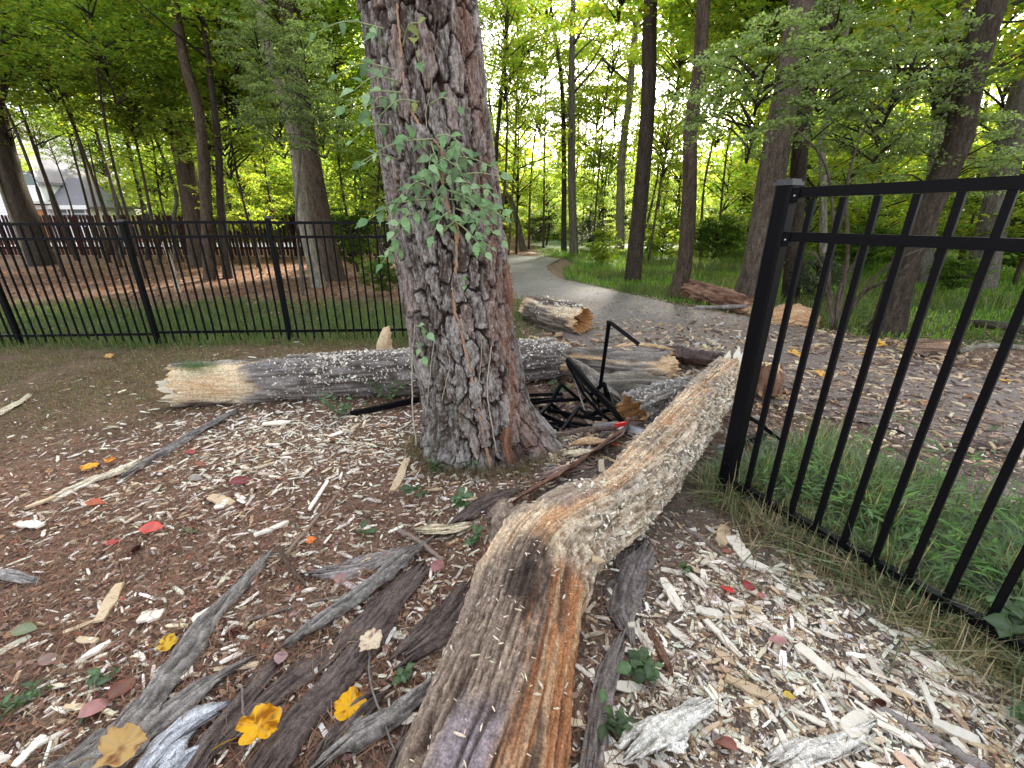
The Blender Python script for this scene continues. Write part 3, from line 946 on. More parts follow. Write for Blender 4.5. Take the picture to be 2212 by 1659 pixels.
# wing
wxa, wxb = wx(112, hY + 1), wx(196, hY)
zw = wz(446, hY)
V, F = cubes([(((wxa + wxb) / 2, hY + 2.2, zw / 2), (wxb - wxa, 4, zw), None)])
part('wing_wall', mesh('wing_wall', V, F, M_SIDING, smooth=False), H_)
zr = wz(384, hY + 2)
V = np.array([[wxa, hY - .3, zw], [wxb + .3, hY - .3, zw], [wxb - 1.9, hY + 2.3, zr], [wxa, hY + 2.3, zr], [wxb + .3, hY + 4.5, zw], [wxa, hY + 4.5, zw],
              [wxa, hY - .3, zw - .12], [wxb + .3, hY - .3, zw - .12], [wxb + .3, hY + 4.5, zw - .12], [wxa, hY + 4.5, zw - .12]])
part('wing_roof', mesh('wing_roof', V, [np.array([[0, 1, 2, 3], [3, 2, 4, 5], [0, 6, 7, 1], [1, 7, 8, 4]]), np.array([[1, 4, 2]])], M_SLATE, smooth=False), H_)
V, F = cubes([(((wxa + wxb) / 2, hY - .33, zw - .06), (wxb - wxa + .5, .06, .28), None)])
part('gutter', mesh('gutter', V, F, M_TRIM, smooth=False), H_)


def window(x, z, w_, h_, y, name='window', m=M_GLASS):
    V, F = cubes([((x, y - .08, z + h_ / 2 + .05), (w_ + .2, .08, .1), None), ((x, y - .08, z - h_ / 2 - .05), (w_ + .2, .08, .1), None),
                  ((x - w_ / 2 - .05, y - .08, z), (.1, .08, h_), None), ((x + w_ / 2 + .05, y - .08, z), (.1, .08, h_), None), ((x, y - .08, z), (w_, .06, .05), None)])
    f = part(name, mesh('window_frame', V, F, M_TRIM, smooth=False), H_)
    V, F = cubes([((x, y - .06, z), (w_, .02, h_), None)])
    me = mesh('pane', V, F, m, smooth=False); shift(me, H_.location)
    o = bpy.data.objects.new('pane', me); o.parent = f; C.objects.link(o)


window(wx(95, hY), wz(375, hY), .9, 1.5, hY)
window(wx(140, hY), wz(462, hY), 1.0, .8, hY + .15)
window(wx(168, hY), wz(462, hY), 1.2, .8, hY + .15)
V, F = cubes([((wx(90, hY), hY - .1, 1.05), (.95, .08, 2.1), None)])
part('door', mesh('house_door', V, F, M_DOOR, smooth=False), H_)
V, F = cubes([((wx(72, hY), hY - 1.2, 1.25), (.16, .16, 2.5), None), ((wx(112, hY), hY - 1.2, 1.25), (.16, .16, 2.5), None), ((wx(92, hY), hY - .7, 2.55), (2.2, 1.3, .16), None)])
part('porch', mesh('porch', V, F, M_TRIM, smooth=False), H_)

# ================================================================= PICKET FENCE (red brown wood)
M_PICKET = plain('red brown stained wood', (0.035, 0.012, 0.010), rough=0.8, nscale=5, namt=0.4, spec=0.08)
pfY0, pfY1 = 20.0, 19.4
px0, px1 = -26.0, -4.6
pf = thing('picket_fence', 'dark red brown wooden picket fence at the back of the wood', 'fence', (px0, pfY0, 0))
pm = None
npk = 132
for i in range(npk):
    x = px0 + (px1 - px0) * i / (npk - 1)
    y = pfY0 + (pfY1 - pfY0) * i / (npk - 1)
    if pm is None:
        V = np.array([[-.052, -.01, .04], [.052, -.01, .04], [.052, -.01, 1.62], [.026, -.01, 1.68], [-.026, -.01, 1.68], [-.052, -.01, 1.62]])
        V = np.vstack([V, V + [0, .022, 0]])
        F = [np.array([[0, 1, 2, 5], [5, 2, 3, 4], [7, 6, 11, 8], [8, 11, 10, 9], [1, 7, 8, 2], [6, 0, 5, 11], [2, 8, 9, 3], [3, 9, 10, 4], [4, 10, 11, 5]])]
        pm = mesh('picket', V, F, M_PICKET, smooth=False)
    o = bpy.data.objects.new('picket', pm)
    o.parent = pf
    o.location = (x - px0, y - pfY0, random.uniform(-.015, .015))
    o.rotation_euler = (0, random.gauss(0, .012), 0)
    C.objects.link(o)
ang = math.atan2(pfY1 - pfY0, px1 - px0)
for zz_ in (0.35, 1.35):
    V, F = cubes([(((px0 + px1) / 2, (pfY0 + pfY1) / 2 + .05, zz_), (px1 - px0 + .2, .045, .09), rotz(ang))])
    part('rail', mesh('picket_rail', V, F, M_PICKET, smooth=False), pf)
for i in range(10):
    x = px0 + 2.38 * i
    y = pfY0 + (pfY1 - pfY0) * (x - px0) / (px1 - px0)
    V, F = cubes([((x, y + .14, .8), (.1, .1, 1.6), None)])
    part('post', mesh('picket_post', V, F, M_PICKET, smooth=False), pf)
# closed blue garden parasol behind it
b = P(325, 470, 22.0); b[2] = 0
par = thing('garden_parasol', 'closed blue garden parasol poking above the picket fence', 'parasol', tuple(b))
q = np.array([[b[0], b[1], z] for z in (0, .9, 1.2, 1.55, 1.8, 1.92)])
V, F = tube(q, [.02, .02, .13, .10, .05, .01], 10, up=(0, 1, 0))
part('canopy', mesh('canopy', V, F, plain('blue cloth', (0.03, 0.06, 0.5), rough=.8)), par)
V, F = tube(np.array([[b[0], b[1], z] for z in (0, 1.0, 2.0)]), .018, 6, up=(0, 1, 0))
part('pole', mesh('parasol_pole', V, F, M_TRIM), par)


# ================================================================= BLACK METAL FENCES
def cyl_pk(x, y, z0, z1, s, ang):
    return ((x, y, (z0 + z1) / 2), (s, s, z1 - z0), rotz(ang))


def bar_mesh(name, sx, sy, h):
    """square bar standing on its origin with softened edges"""
    e = min(sx, sy) * .14
    ring = np.array([[-sx / 2 + e, -sy / 2], [sx / 2 - e, -sy / 2], [sx / 2, -sy / 2 + e], [sx / 2, sy / 2 - e], [sx / 2 - e, sy / 2], [-sx / 2 + e, sy / 2], [-sx / 2, sy / 2 - e], [-sx / 2, -sy / 2 + e]])
    V = np.vstack([np.c_[ring, np.zeros(8)], np.c_[ring, np.full(8, h)]])
    k = np.arange(8); F = [np.stack([k, (k + 1) % 8, (k + 1) % 8 + 8, k + 8], -1), np.array([[8, 9, 10, 11], [8, 11, 12, 15], [12, 13, 14, 15]])]
    return mesh(name, V, F, M_METAL, smooth=False)


def metal_fence(name, label, p0, dirv, npanel, panel, nbar, top, mid, bot, post, bar, first_post=0, zlow=0.0, group=None, rail=(0.03, 0.034), skip_last_post=False, post_rot=None, end_frac=1.0, capshine=False):
    ang = math.atan2(dirv[1], dirv[0])
    t = thing(name, label, 'fence', (p0[0], p0[1], 0), group)
    pm = bar_mesh('metal_post', post, post, top + .04)
    bm_ = bar_mesh('metal_picket', bar, bar, top - .02 - zlow)
    capV, capF = cubes([((0, 0, .008), (post + .012, post + .012, .016), None), ((0, 0, .021), (post - .006, post - .006, .012), None)])
    cm = mesh('post_cap', capV, capF, plain('weathered cap', (.05, .05, .055), rough=.5, nscale=60, namt=.5), smooth=False)
    for i in range(npanel + 1):
        if i == npanel and skip_last_post: break
        x, y = p0[0] + dirv[0] * panel * i, p0[1] + dirv[1] * panel * i
        o = bpy.data.objects.new('post', pm); o.parent = t; o.location = (x - p0[0], y - p0[1], float(hgt(x, y))); o.rotation_euler = (0, 0, ang); C.objects.link(o)
        c = bpy.data.objects.new('cap', cm); c.parent = o; c.location = (0, 0, top + .04); C.objects.link(c)
    for i in range(npanel):
        for k in range(1, nbar + 1):
            if i == npanel - 1 and k / (nbar + 1) > end_frac: break
            s = panel * (i + k / (nbar + 1))
            x, y = dirv[0] * s, dirv[1] * s
            o = bpy.data.objects.new('picket', bm_); o.parent = t; o.location = (x, y, zlow + float(hgt(x + p0[0], y + p0[1]))); o.rotation_euler = (0, 0, ang); C.objects.link(o)
        for zt_ in (top, mid, bot):
            ln = panel - post
            s = panel * (i + .5)
            hh = float(hgt(p0[0] + dirv[0] * s, p0[1] + dirv[1] * s))
            V, F = cubes([((dirv[0] * s, dirv[1] * s, zt_ + hh), (ln + .004, rail[0], rail[1]), rotz(ang))])
            o = bpy.data.objects.new('rail', mesh('metal_rail', V, F, M_METAL, smooth=False)); o.parent = t; C.objects.link(o)
    return t


q3 = G(628, 737)[:2]; q2 = G(342, 741)[:2]
dv_ = (q3 - q2); PAN = np.linalg.norm(dv_); dv_ = dv_ / PAN
start = q3 - dv_ * PAN * 5
metal_fence('metal_fence', 'long black metal picket fence running behind the fallen log on the left', start, dv_, 6, PAN, 15, 1.53, 1.36, 0.14, 0.064, 0.0205, zlow=0.02)
qr = G(1563, 1090)[:2] + np.array([0.02, 0.05])
dr = np.array([0.473, -0.883])
metal_fence('metal_fence', 'leaning in black metal fence panel close on the right with a capped corner post', qr, dr, 1, 2.0, 15, 1.69, 1.50, 0.13, 0.080, 0.0255, zlow=0.02, rail=(0.036, 0.042))


nf = [o for o in bpy.data.objects if o.name.startswith('metal_fence') and 'capped corner post' in o.get('label', '')][0]
an_ = math.atan2(dr[1], dr[0])
for z_ in (1.69, 1.50, .13):
    V, F = cubes([((dr[0] * .055, dr[1] * .055, z_), (.036, .050, .056), rotz(an_))])
    o = bpy.data.objects.new('bracket', mesh('bracket', V, F, M_METAL, smooth=False)); o.parent = nf; C.objects.link(o)
    V, F = tube(np.array([[dr[0] * .055 - dr[1] * -.026, dr[1] * .055 - dr[0] * .026, z_], [dr[0] * .055 + dr[1] * .029, dr[1] * .055 - dr[0] * .029, z_]]), .005, 8)
    q_ = bpy.data.objects.new('screw', mesh('screw', V, F, M_SHINY)); q_.parent = o; C.objects.link(q_)
# ---------------------------------------------------------------- bent fence wreck
def bent(parent, pts, s=0.011, m=M_METAL, nm='picket', flat=1.0):
    pts = np.asarray(pts, float)
    out = [pts[0]]
    for i in range(1, len(pts) - 1):     # tight radius at bends
        a, b_, c_ = pts[i - 1], pts[i], pts[i + 1]
        out += [b_ + (a - b_) * .06, b_, b_ + (c_ - b_) * .06]
    out.append(pts[-1])
    V, F = tube(np.array(out), s * 1.75, 4, square=True, up=(0.1, 0.2, 1))
    part(nm, mesh('bent_bar', V, F, m, smooth=False), parent)


gb = G(1260, 880)
wreck = thing('broken_fence', 'twisted black fence wreckage with bars bent upright behind the big pine', 'broken fence', tuple(gb))
Gz = lambda x, y, z: G(x, y, z)
bent(wreck, [G(1292, 868), P(1316, 695, 3.55), P(1380, 744, 3.45)], .013)
bent(wreck, [P(1226, 776, 3.75), P(1281, 841, 3.45), P(1320, 880, 3.3), G(1347, 915)], .017, nm='rail')
bent(wreck, [P(1226, 784, 3.8), P(1253, 830, 3.7), G(1295, 878)], .012)
bent(wreck, [G(1177, 890), P(1212, 830, 3.6), G(1253, 864, .05)], .011)
bent(wreck, [G(1139, 852, .1), G(1215, 850, .12)], .012, nm='rail')
bent(wreck, [G(1139, 862, .08), G(1218, 860, .1)], .010)
bent(wreck, [G(1146, 870, .06), G(1190, 864, .1), G(1246, 862, .08)], .012)
bent(wreck, [G(1260, 868, .03), P(1305, 827, 3.5), G(1316, 882)], .011)
bent(wreck, [G(1142, 878, .08), G(1200, 905, .05), G(1243, 922, .02)], .012)
bent(wreck, [G(1150, 896, .03), G(1205, 925, .02)], .012)
bent(wreck, [G(1156, 912, .03), G(1247, 914, .03), G(1283, 921, .03)], .013, nm='rail')
bent(wreck, [G(1281, 922, .04), G(1333, 917, .06), G(1399, 935, .05)], .02, M_SHINY, 'rail')
bent(wreck, [G(1330, 918, .09), G(1352, 914, .09)], .012, M_REDPAINT, 'tape')
bent(wreck, [G(1150, 905, .1), P(1190, 872, 3.5), G(1232, 905)], .011)
bent(wreck, [G(1165, 880, .02), G(1230, 893, .06), G(1300, 905, .03)], .012)
bent(wreck, [G(1215, 925, .02), P(1250, 880, 3.35), G(1290, 912)], .010)
bent(wreck, [P(1236, 800, 3.75), P(1262, 850, 3.55), P(1300, 896, 3.25), G(1322, 912)], .011)
bent(wreck, [G(1255, 900, .05), G(1330, 880, .09)], .012)
bent(wreck, [G(1172, 930, .02), G(1215, 915, .02), G(1260, 925, .02)], .012)
bent(wreck, [G(1328, 888, .1), P(1318, 850, 3.5), P(1308, 838, 3.6)], .010)
w2 = thing('broken_fence_rail', 'crumpled black and silver fence rail lying behind the corner post', 'broken fence', tuple(G(1630, 960)))
bent(w2, [P(1600, 890, 2.85), P(1640, 915, 2.8), P(1684, 951, 2.75), G(1684, 958, .05)], .011)
bent(w2, [G(1548, 972, .1), G(1612, 958, .1), G(1684, 955, .05)], .014, M_SHINY, 'rail')
bent(w2, [G(1600, 958, .14), G(1650, 940, .12)], .02)
bent(w2, [G(1590, 1000, .05), G(1690, 1012, .05)], .012)
bent(w2, [G(1605, 965, .08), G(1615, 963, .08)], .02, M_REDPAINT, 'tape')
w3 = thing('broken_fence_rail', 'straight black fence rail lying on chips left of the big pine', 'broken fence', tuple(G(820, 880)))
bent(w3, [G(757, 899, .02), G(820, 884, .04), G(905, 862, .06)], .018, nm='rail')


# ================================================================= FALLEN LOGS
def log(name, label, pts, rads, colf, loc=None, nu=150, ds=0.012, bark=0.02, j0=0.05, j1=0.05, seed=1, ridge=18, mat=None, hollow0=0.0, hollow1=0.0, cat='log', sag=None):
    """a fallen log: swept body with furrows and torn ends"""
    q = resample(np.hstack([np.asarray(pts, float), np.asarray(rads, float)[:, None]]), 400)
    L = np.sum(np.linalg.norm(np.diff(q[:, :3], axis=0), axis=1))
    n = max(30, int(L / ds))
    q = resample(q, n, False)
    c, rad = q[:, :3], q[:, 3]
    t, s, u = frames(c)
    th = np.linspace(0, 2 * PI, nu, endpoint=False)
    jag = lambda sd: (fbm(np.cos(th) * 3.2, np.sin(th) * 3.2, 0, sd, 2) * 1.2 + vn(th * 7, 0, 0, sd + 1) * .7) - .9
    a0 = jag(seed + 50) * j0; a1 = jag(seed + 60) * j1
    sl_ = np.linspace(0, L, n)
    T, SS = np.meshgrid(th, sl_)
    f0 = np.clip(1 - SS / (0.25 * L + .05), 0, 1) ** 1.5; f1 = np.clip(1 - (L - SS) / (0.25 * L + .05), 0, 1) ** 1.5
    so_ = -a0[None] * f0 + a1[None] * f1            # slide along the axis
    S2 = SS + so_
    furrow = vn(T * ridge / PI, S2 * 5, 0, seed)
    furrow2 = vn(T * ridge / PI * 2.1, S2 * 12, 0, seed + 1)
    fb = fbm(np.cos(T) * 2, np.sin(T) * 2, S2 * 3, seed + 2, 4)
    hmap = 1 - np.abs(furrow * 2 - 1)
    dsp, col = colf(T, S2, L, furrow, furrow2, fb, hmap)
    r = rad[:, None] + dsp * bark
    r = r * (1 + .12 * (fbm(np.cos(T) * 1.2, np.sin(T) * 1.2, S2 * 1.5, seed + 8, 2) - .5))
    ctr = c[:, None] + t[:, None] * so_[..., None]
    V = ctr + r[..., None] * (np.cos(T)[..., None] * s[:, None] + np.sin(T)[..., None] * u[:, None])
    rows = [V]
    cols = [col]
    wood = np.array([0.62, 0.47, 0.27])

    def cap(end):
        k = 0 if end == 0 else -1
        sg = -1 if end == 0 else 1
        hol = hollow0 if end == 0 else hollow1
        jj = j0 if end == 0 else j1
        out, oc = [], []
        for q_ in (0.93, 0.8, 0.62, 0.42, 0.22, 0.04):
            spk = fbm(np.cos(th) * q_ * 6, np.sin(th) * q_ * 6, 0, seed + 90 + end, 3) - .5
            dep = -hol * ss(0.95, .6, q_) + spk * jj * 2.2 * (1 - .3 * q_)
            pc = c[k] + t[k] * 0
            base = V[k] - c[k]
            along = (base @ t[k])[:, None] * t[k]
            rad_ = base - along
            mean = (base @ t[k]).mean()
            al = (base @ t[k]) * q_ ** 2 + mean * (1 - q_ ** 2) + sg * dep
            out.append(c[k] + rad_ * q_ + al[:, None] * t[k])
            cc = wood * (0.55 + .9 * fbm(th * 6, q_ * 8, 0, seed + 7, 3))[:, None]
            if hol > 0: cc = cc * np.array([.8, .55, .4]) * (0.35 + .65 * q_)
            oc.append(cc)
        return out, oc

    o1, c1 = cap(1); o0, c0 = cap(0)
    Vall = np.concatenate([np.array(o0[::-1]), V, np.array(o1)])
    Call = np.concatenate([np.array(c0[::-1]), col, np.array(c1)])
    m = Vall.shape[0]
    idx = np.arange(m * nu).reshape(m, nu); idn = np.roll(idx, -1, axis=1)
    F = np.stack([idx[:-1], idx[1:], idn[1:], idn[:-1]], -1).reshape(-1, 4)[:, ::-1]
    loc = tuple(c[n // 2] * np.array([1, 1, 0])) if loc is None else loc
    th_ = thing(name, label, cat, loc)
    part('body', mesh(name + '_body', Vall.reshape(-1, 3), F, mat or M_LOG, Call.reshape(-1, 3)), th_)
    N = np.cos(T)[..., None] * s[:, None] + np.sin(T)[..., None] * u[:, None]
    return th_, dict(V=V, N=N, T=T, S=S2, L=L, c=c, t=t, s=s, u=u, rad=rad)


def splinters(th_, base, axis_, r, n, length, seed, col=(0.72, 0.60, 0.40), w=0.02):
    """torn wood fibres standing out of a broken end"""
    rng = np.random.default_rng(seed)
    axis_ = axis_ / np.linalg.norm(axis_)
    a = np.cross(axis_, [0, 0, 1.0]); a /= np.linalg.norm(a); b = np.cross(a, axis_)
    for i in range(n):
        an = rng.uniform(0, 2 * PI); q = r * rng.uniform(.45, .95)
        p = base + (a * math.cos(an) + b * math.sin(an)) * q - axis_ * length * .5
        l = length * rng.uniform(.6, 1.5)
        e = p + axis_ * (l + length * .4) + rng.normal(0, .12 * l, 3)
        ww = w * rng.uniform(.6, 1.6)
        V = []
        nn = 6
        for k in range(nn):
            f = k / (nn - 1)
            c_ = p * (1 - f) + e * f
            wk = ww * (1 - f ** 2.2) * rng.uniform(.75, 1.2) + .0015; tk = wk * .3
            sa = a * math.cos(an + 1.57) + b * math.sin(an + 1.57); sb = a * math.cos(an) + b * math.sin(an)
            V += [c_ + sa * wk, c_ + sb * tk, c_ - sa * wk, c_ - sb * tk]
        V = np.array(V)
        F = []
        for k in range(nn - 1):
            for j in range(4):
                F.append([k * 4 + j, k * 4 + (j + 1) % 4, k * 4 + 4 + (j + 1) % 4, k * 4 + 4 + j])
        cc = np.tile([np.array(col) * rng.uniform(.7, 1.15)], (len(V), 1))
        part('splinter', mesh('splinter', V, np.array(F), M_CHIP, cc, smooth=False), th_)


# shape of one flat chip / flake
def chip_shape(seed, n=7, taper=.5):
    r = np.random.default_rng(seed)
    xs = np.linspace(-.5, .5, n)
    wt = (.5 - np.abs(xs) ** (1.5 + r.random()) * taper * 1.6) * r.uniform(.7, 1.1, n)
    wb = (.5 - np.abs(xs) ** (1.5 + r.random()) * taper * 1.6) * r.uniform(.7, 1.1, n)
    bend = r.uniform(-.15, .15) * (xs * 2) ** 2 + r.normal(0, .05, n)
    top = []
    for i in range(n):
        top += [[xs[i], max(wt[i], .03), bend[i] + .5 + r.uniform(-.2, .2)], [xs[i], -max(wb[i], .03), bend[i] + .5 + r.uniform(-.2, .2)],
                [xs[i], -max(wb[i], .03), bend[i] - .5], [xs[i], max(wt[i], .03), bend[i] - .5]]
    F = []
    for i in range(n - 1):
        for j in range(4):
            F.append([i * 4 + j, i * 4 + (j + 1) % 4, i * 4 + 4 + (j + 1) % 4, i * 4 + 4 + j])
    F.append([0, 3, 2, 1]); F.append([n * 4 - 4, n * 4 - 3, n * 4 - 2, n * 4 - 1])
    return np.array(top), np.array(F)[:, ::-1]


FV, FF_ = chip_shape(5, 3)
WOODP = [(0.76, 0.70, 0.57), (0.66, 0.56, 0.42), (0.84, 0.80, 0.71), (0.58, 0.42, 0.27), (0.48, 0.44, 0.38)]


def flakes(name, d, parent, n, seed, mask, size=(.01, .03), wid=(.4, .8), cols=WOODP, tilt=0.5, lift=.003, label=None, topname=None, zthick=.25, cat=None):
    """small pieces lying on a log's skin"""
    rng = np.random.default_rng(seed)
    V = d['V'].reshape(-1, 3); N = d['N'].reshape(-1, 3)
    m = mask.reshape(-1).astype(float)
    m = m / m.sum()
    k = rng.choice(len(V), n, p=m)
    pos = V[k] + N[k] * lift + rng.normal(0, .004, (n, 3))
    nrm = N[k] + rng.normal(0, tilt, (n, 3)); nrm /= np.linalg.norm(nrm, axis=1)[:, None]
    tx = np.cross(nrm, rng.normal(size=(n, 3))); tx /= np.linalg.norm(tx, axis=1)[:, None]
    ty = np.cross(nrm, tx)
    R = np.stack([tx, ty, nrm], -1)
    l = rng.uniform(*size, n) * rng.uniform(.6, 1.4, n)
    sc = np.stack([l, l * rng.uniform(*wid, n), l * zthick * .6], 1)
    me = inst(name, FV, FF_, pos, R, sc, pick(cols, n, rng), M_BIT)
    if parent is not None:
        return part(name, me, parent, kind='stuff')
    return struct(name, me, 'stuff', label)


# log on the left: grey bark, pale broken end
def colA(T, S_, L, fu, fu2, fb, hm):
    d = (np.minimum(np.abs(fu - .5) * 3.2, 1) * 1.0 + fu2 * .4 + (fb - .5) * .8)
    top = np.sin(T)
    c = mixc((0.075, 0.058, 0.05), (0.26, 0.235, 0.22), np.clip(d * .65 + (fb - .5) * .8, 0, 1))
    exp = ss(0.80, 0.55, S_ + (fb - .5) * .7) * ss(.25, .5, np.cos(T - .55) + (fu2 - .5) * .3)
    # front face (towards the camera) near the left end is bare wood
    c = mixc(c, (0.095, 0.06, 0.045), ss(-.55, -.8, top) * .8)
    wood = mixc((0.50, 0.31, 0.16), (0.74, 0.64, 0.46), np.clip(fb * 1.3 - .2 + (fu2 - .5) * .5, 0, 1))
    c = mixc(c, wood, exp)
    d = d * (1 - exp * .75) - exp * 1.0
    return d, c


# angle convention: side = t x up ; for a log running +x, side points to -y (the camera)
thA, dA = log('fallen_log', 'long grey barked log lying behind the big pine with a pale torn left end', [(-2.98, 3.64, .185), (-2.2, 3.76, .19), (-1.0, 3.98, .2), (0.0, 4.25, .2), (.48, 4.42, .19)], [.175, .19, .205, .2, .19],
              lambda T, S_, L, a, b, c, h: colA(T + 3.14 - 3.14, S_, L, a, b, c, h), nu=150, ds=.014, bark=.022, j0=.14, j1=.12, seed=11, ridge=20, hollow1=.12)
splinters(thA, np.array([-3.0, 3.63, .17]), np.array([-1, -.1, .0]), .16, 16, .11, 3, (.66, .58, .44), .03)
splinters(thA, np.array([.5, 4.42, .2]), np.array([1, .3, .1]), .17, 7, .12, 4, (.6, .42, .22))
flakes('bark_flake', dA, thA, 2600, 41, (np.sin(dA['T']) > .1) * (fbm(dA['S'] * 3, dA['T'] * 2, 0, 4, 3) ** 3) * (1 + 2 * (dA['S'] > 1.2)) * (dA['S'] > .5), (.012, .03), (.35, .8), [(0.62, 0.57, 0.50), (0.72, 0.67, 0.58), (0.5, 0.46, 0.4)], .6)
flakes('bark_flake', dA, thA, 800, 42, (np.cos(dA['T']) > .2) * (dA['S'] > .8), (.012, .026), (.3, .5), [(0.62, 0.57, 0.50), (0.7, 0.66, 0.58)], .6)


# the long bent log in the foreground
def colB(T, S_, L, fu, fu2, fb, hm):
    # S=0 at the near end; side points to +x (right) when the log runs away from us
    w = np.cos(T)                                   # >0: right side
    low = ss(1.30, 1.05, S_ + (fb - .5) * .5)       # the near, lower part
    tw = T + .25 * S_                               # grain winds a little
    g_f = fbm(tw * 34, S_ * 3.2, 0, 73, 5)          # fine grain
    g_c = vn(tw * 7 + (fb - .5) * 2, S_ * 1.1, 0, 74)   # deep checks
    chk = ss(.10, .0, np.abs(g_c - .5)) * ss(.5, .75, vn(tw * 3, S_ * 2.5, 0, 75))
    pit = fbm(T * 9, S_ * 22, 0, 76, 3)
    mic = fbm(T * 40, S_ * 70, 0, 83, 3)
    d = fu * .12 + (g_f - .5) * 1.1 + (fb - .5) * 1.4 - chk * 1.5 + (mic - .5) * .55
    gm = np.clip((g_f - .5) * 2.6 + .45 + (fb - .5) * .8 + (mic - .5) * .9, 0, 1)
    g1 = mixc((0.11, 0.075, 0.056), (0.34, 0.26, 0.20), gm)          # weathered grey brown
    fb2 = fbm(np.cos(T) * 2.5 + 3, np.sin(T) * 2.5, S_ * 2.2, 71, 4)
    rust = mixc((0.10, 0.040, 0.022), (0.42, 0.19, 0.085), np.clip(fb2 * 1.6 - .3 + (g_f - .5) * 1.6, 0, 1))
    rust = mixc(rust, (0.44, 0.31, 0.19), ss(.52, .7, fbm(tw * 12, S_ * 3, 2, 78, 3)) * .7)
    rmask = ss(.05, .30, w + (fb2 - .5) * 1.5 + (g_f - .5) * .5)
    c = mixc(g1, rust, rmask)
    pur = ss(0.60, 0.46, S_ + (fb - .5) * .3) * ss(.42, .2, np.abs(w + .12 + (fb2 - .5) * .3))
    c = mixc(c, (0.25, 0.21, 0.23), pur * .8)
    d = d * (1 - pur * .6)
    blk = ss(.56, .64, fbm(np.cos(T) * 3, np.sin(T) * 3, S_ * 3.0, 79, 4) + (g_f - .5) * .15) * ss(-.45, -.1, w) * ss(.95, .6, w)
    c = mixc(c, (0.035, 0.025, 0.022), blk * .85)
    tan = mixc((0.36, 0.20, 0.10), (0.74, 0.59, 0.41), np.clip(gm * .9 + .12, 0, 1))
    tan = mixc(tan, (0.50, 0.24, 0.10), ss(.52, .66, fbm(tw * 9, S_ * 1.5, 5, 80, 3)) * .6)
    gp = ss(.54, .62, fbm(np.cos(T) * 2.2, np.sin(T) * 2.2, S_ * 2.6, 81, 4))
    tan = mixc(tan, mixc((0.10, 0.085, 0.08), (0.30, 0.27, 0.255), pit), gp * .6)
    tan = mixc(tan, mixc((0.12, 0.085, 0.06), (0.62, 0.54, 0.42), np.clip((pit - .5) * 2.4 + .5, 0, 1)), ss(.1, .6, w) * .75)
    c = mixc(tan, c, low)
    c = mixc(c, (0.045, 0.03, 0.025), chk * .8)
    d = d + gp * (1 - low) * .8 + ss(.1, .6, w) * (1 - low) * (pit - .4) * 1.0
    return d, c


thB, dB = log('fallen_log', 'big bent barkless log in the foreground, rusty orange near end and cream far limb', [(-.22, .25, .17), (-.075, .72, .19), (.015, 1.08, .2), (.10, 1.42, .205), (.27, 1.66, .205), (.6, 1.96, .20), (1.22, 2.76, .24), (1.98, 3.72, .29)],
              [.222, .215, .205, .212, .19, .165, .165, .14], colB, nu=300, ds=.0065, bark=.024, j0=.1, j1=.12, seed=21, ridge=14, mat=M_LOGX)
# knot and stub where the log bends
kn = np.array([.0, 1.58, .25])
V, F = tube(resample(np.array([[.12, 1.45, .2], [.02, 1.60, .27], [-.06, 1.70, .29]]), 14), np.linspace(.15, .075, 14) * (1 + .12 * np.sin(np.arange(14) * 2)), 40)
V = V + (fbm(V[:, 0] * 18, V[:, 1] * 18, V[:, 2] * 18, 3, 4)[:, None] - .5) * .09
part('limb_stub', mesh('limb_stub', V, F, M_LOGX, mixc((0.09, .065, .05), (.34, .26, .20), np.clip((fbm(V[:, 0] * 25, V[:, 1] * 25, V[:, 2] * 25, 5, 4) - .5) * 2.5 + .5, 0, 1))), thB)
splinters(thB, np.array([2.02, 3.80, .31]), np.array([.5, .8, .35]), .13, 12, .16, 8, (.78, .72, .60), .03)
splinters(thB, np.array([.30, 1.52, .22]), np.array([.5, .2, -.3]), .15, 6, .08, 19, (.5, .38, .25), .012)
wB = np.cos(dB['T'])
flakes('flaky_bark', dB, thB, 1500, 51, np.clip(wB * 1.5 - .2, 0, 1) ** 2 * ((dB['S'] > 1.45) & (dB['S'] < 4.0)) * (fbm(dB['S'] * 5, dB['T'] * 3, 0, 8, 3) ** 2), (.012, .030), (.4, .8), [(0.52, 0.46, 0.37), (0.66, 0.59, 0.48), (0.25, 0.20, 0.16), (0.74, 0.69, 0.58)], .9, .003)
flakes('log_splinter', dB, None, 520, 52, (np.sin(dB['T']) > .35), (.008, .024), (.14, .3), [(0.72, 0.64, 0.50), (0.62, 0.52, 0.38)], .25, .006, 'small pale splinters scattered along the foreground log')
flakes('flaky_bark', dB, thB, 700, 53, (np.sin(dB['T']) > -.2) * (wB < .25) * (dB['S'] > 1.6), (.012, .03), (.3, .7), [(0.30, 0.26, 0.23), (0.55, 0.47, 0.36), (0.66, 0.6, 0.5)], .5, .003)


def colC(base_lo, base_hi, wood_amt=.3, woodc=((.5, .28, .12), (.68, .5, .3)), wtop=0.0):
    def f(T, S_, L, fu, fu2, fb, hm):
        d = (np.minimum(np.abs(fu - .5) * 3.0, 1) + fu2 * .5 + (fb - .5) * 1.2)
        c = mixc(base_lo, base_hi, np.clip(d * .6 + (fb - .5) * .8, 0, 1))
        m = ss(1 - wood_amt, 1 - wood_amt + .12, np.clip(fbm(np.cos(T) * 1.6, np.sin(T) * 1.6, S_ * 2.5, 33, 3) + wtop * np.sin(T), 0, 1) + .28 * ss(.75, 1., S_ / L) + .2 * ss(.25, 0., S_ / L))
        wd = mixc(woodc[0], woodc[1], np.clip(fb * 1.4 - .2 + (fu2 - .5) * .6, 0, 1))
        return d - m * .8, mixc(c, wd, m)
    return f


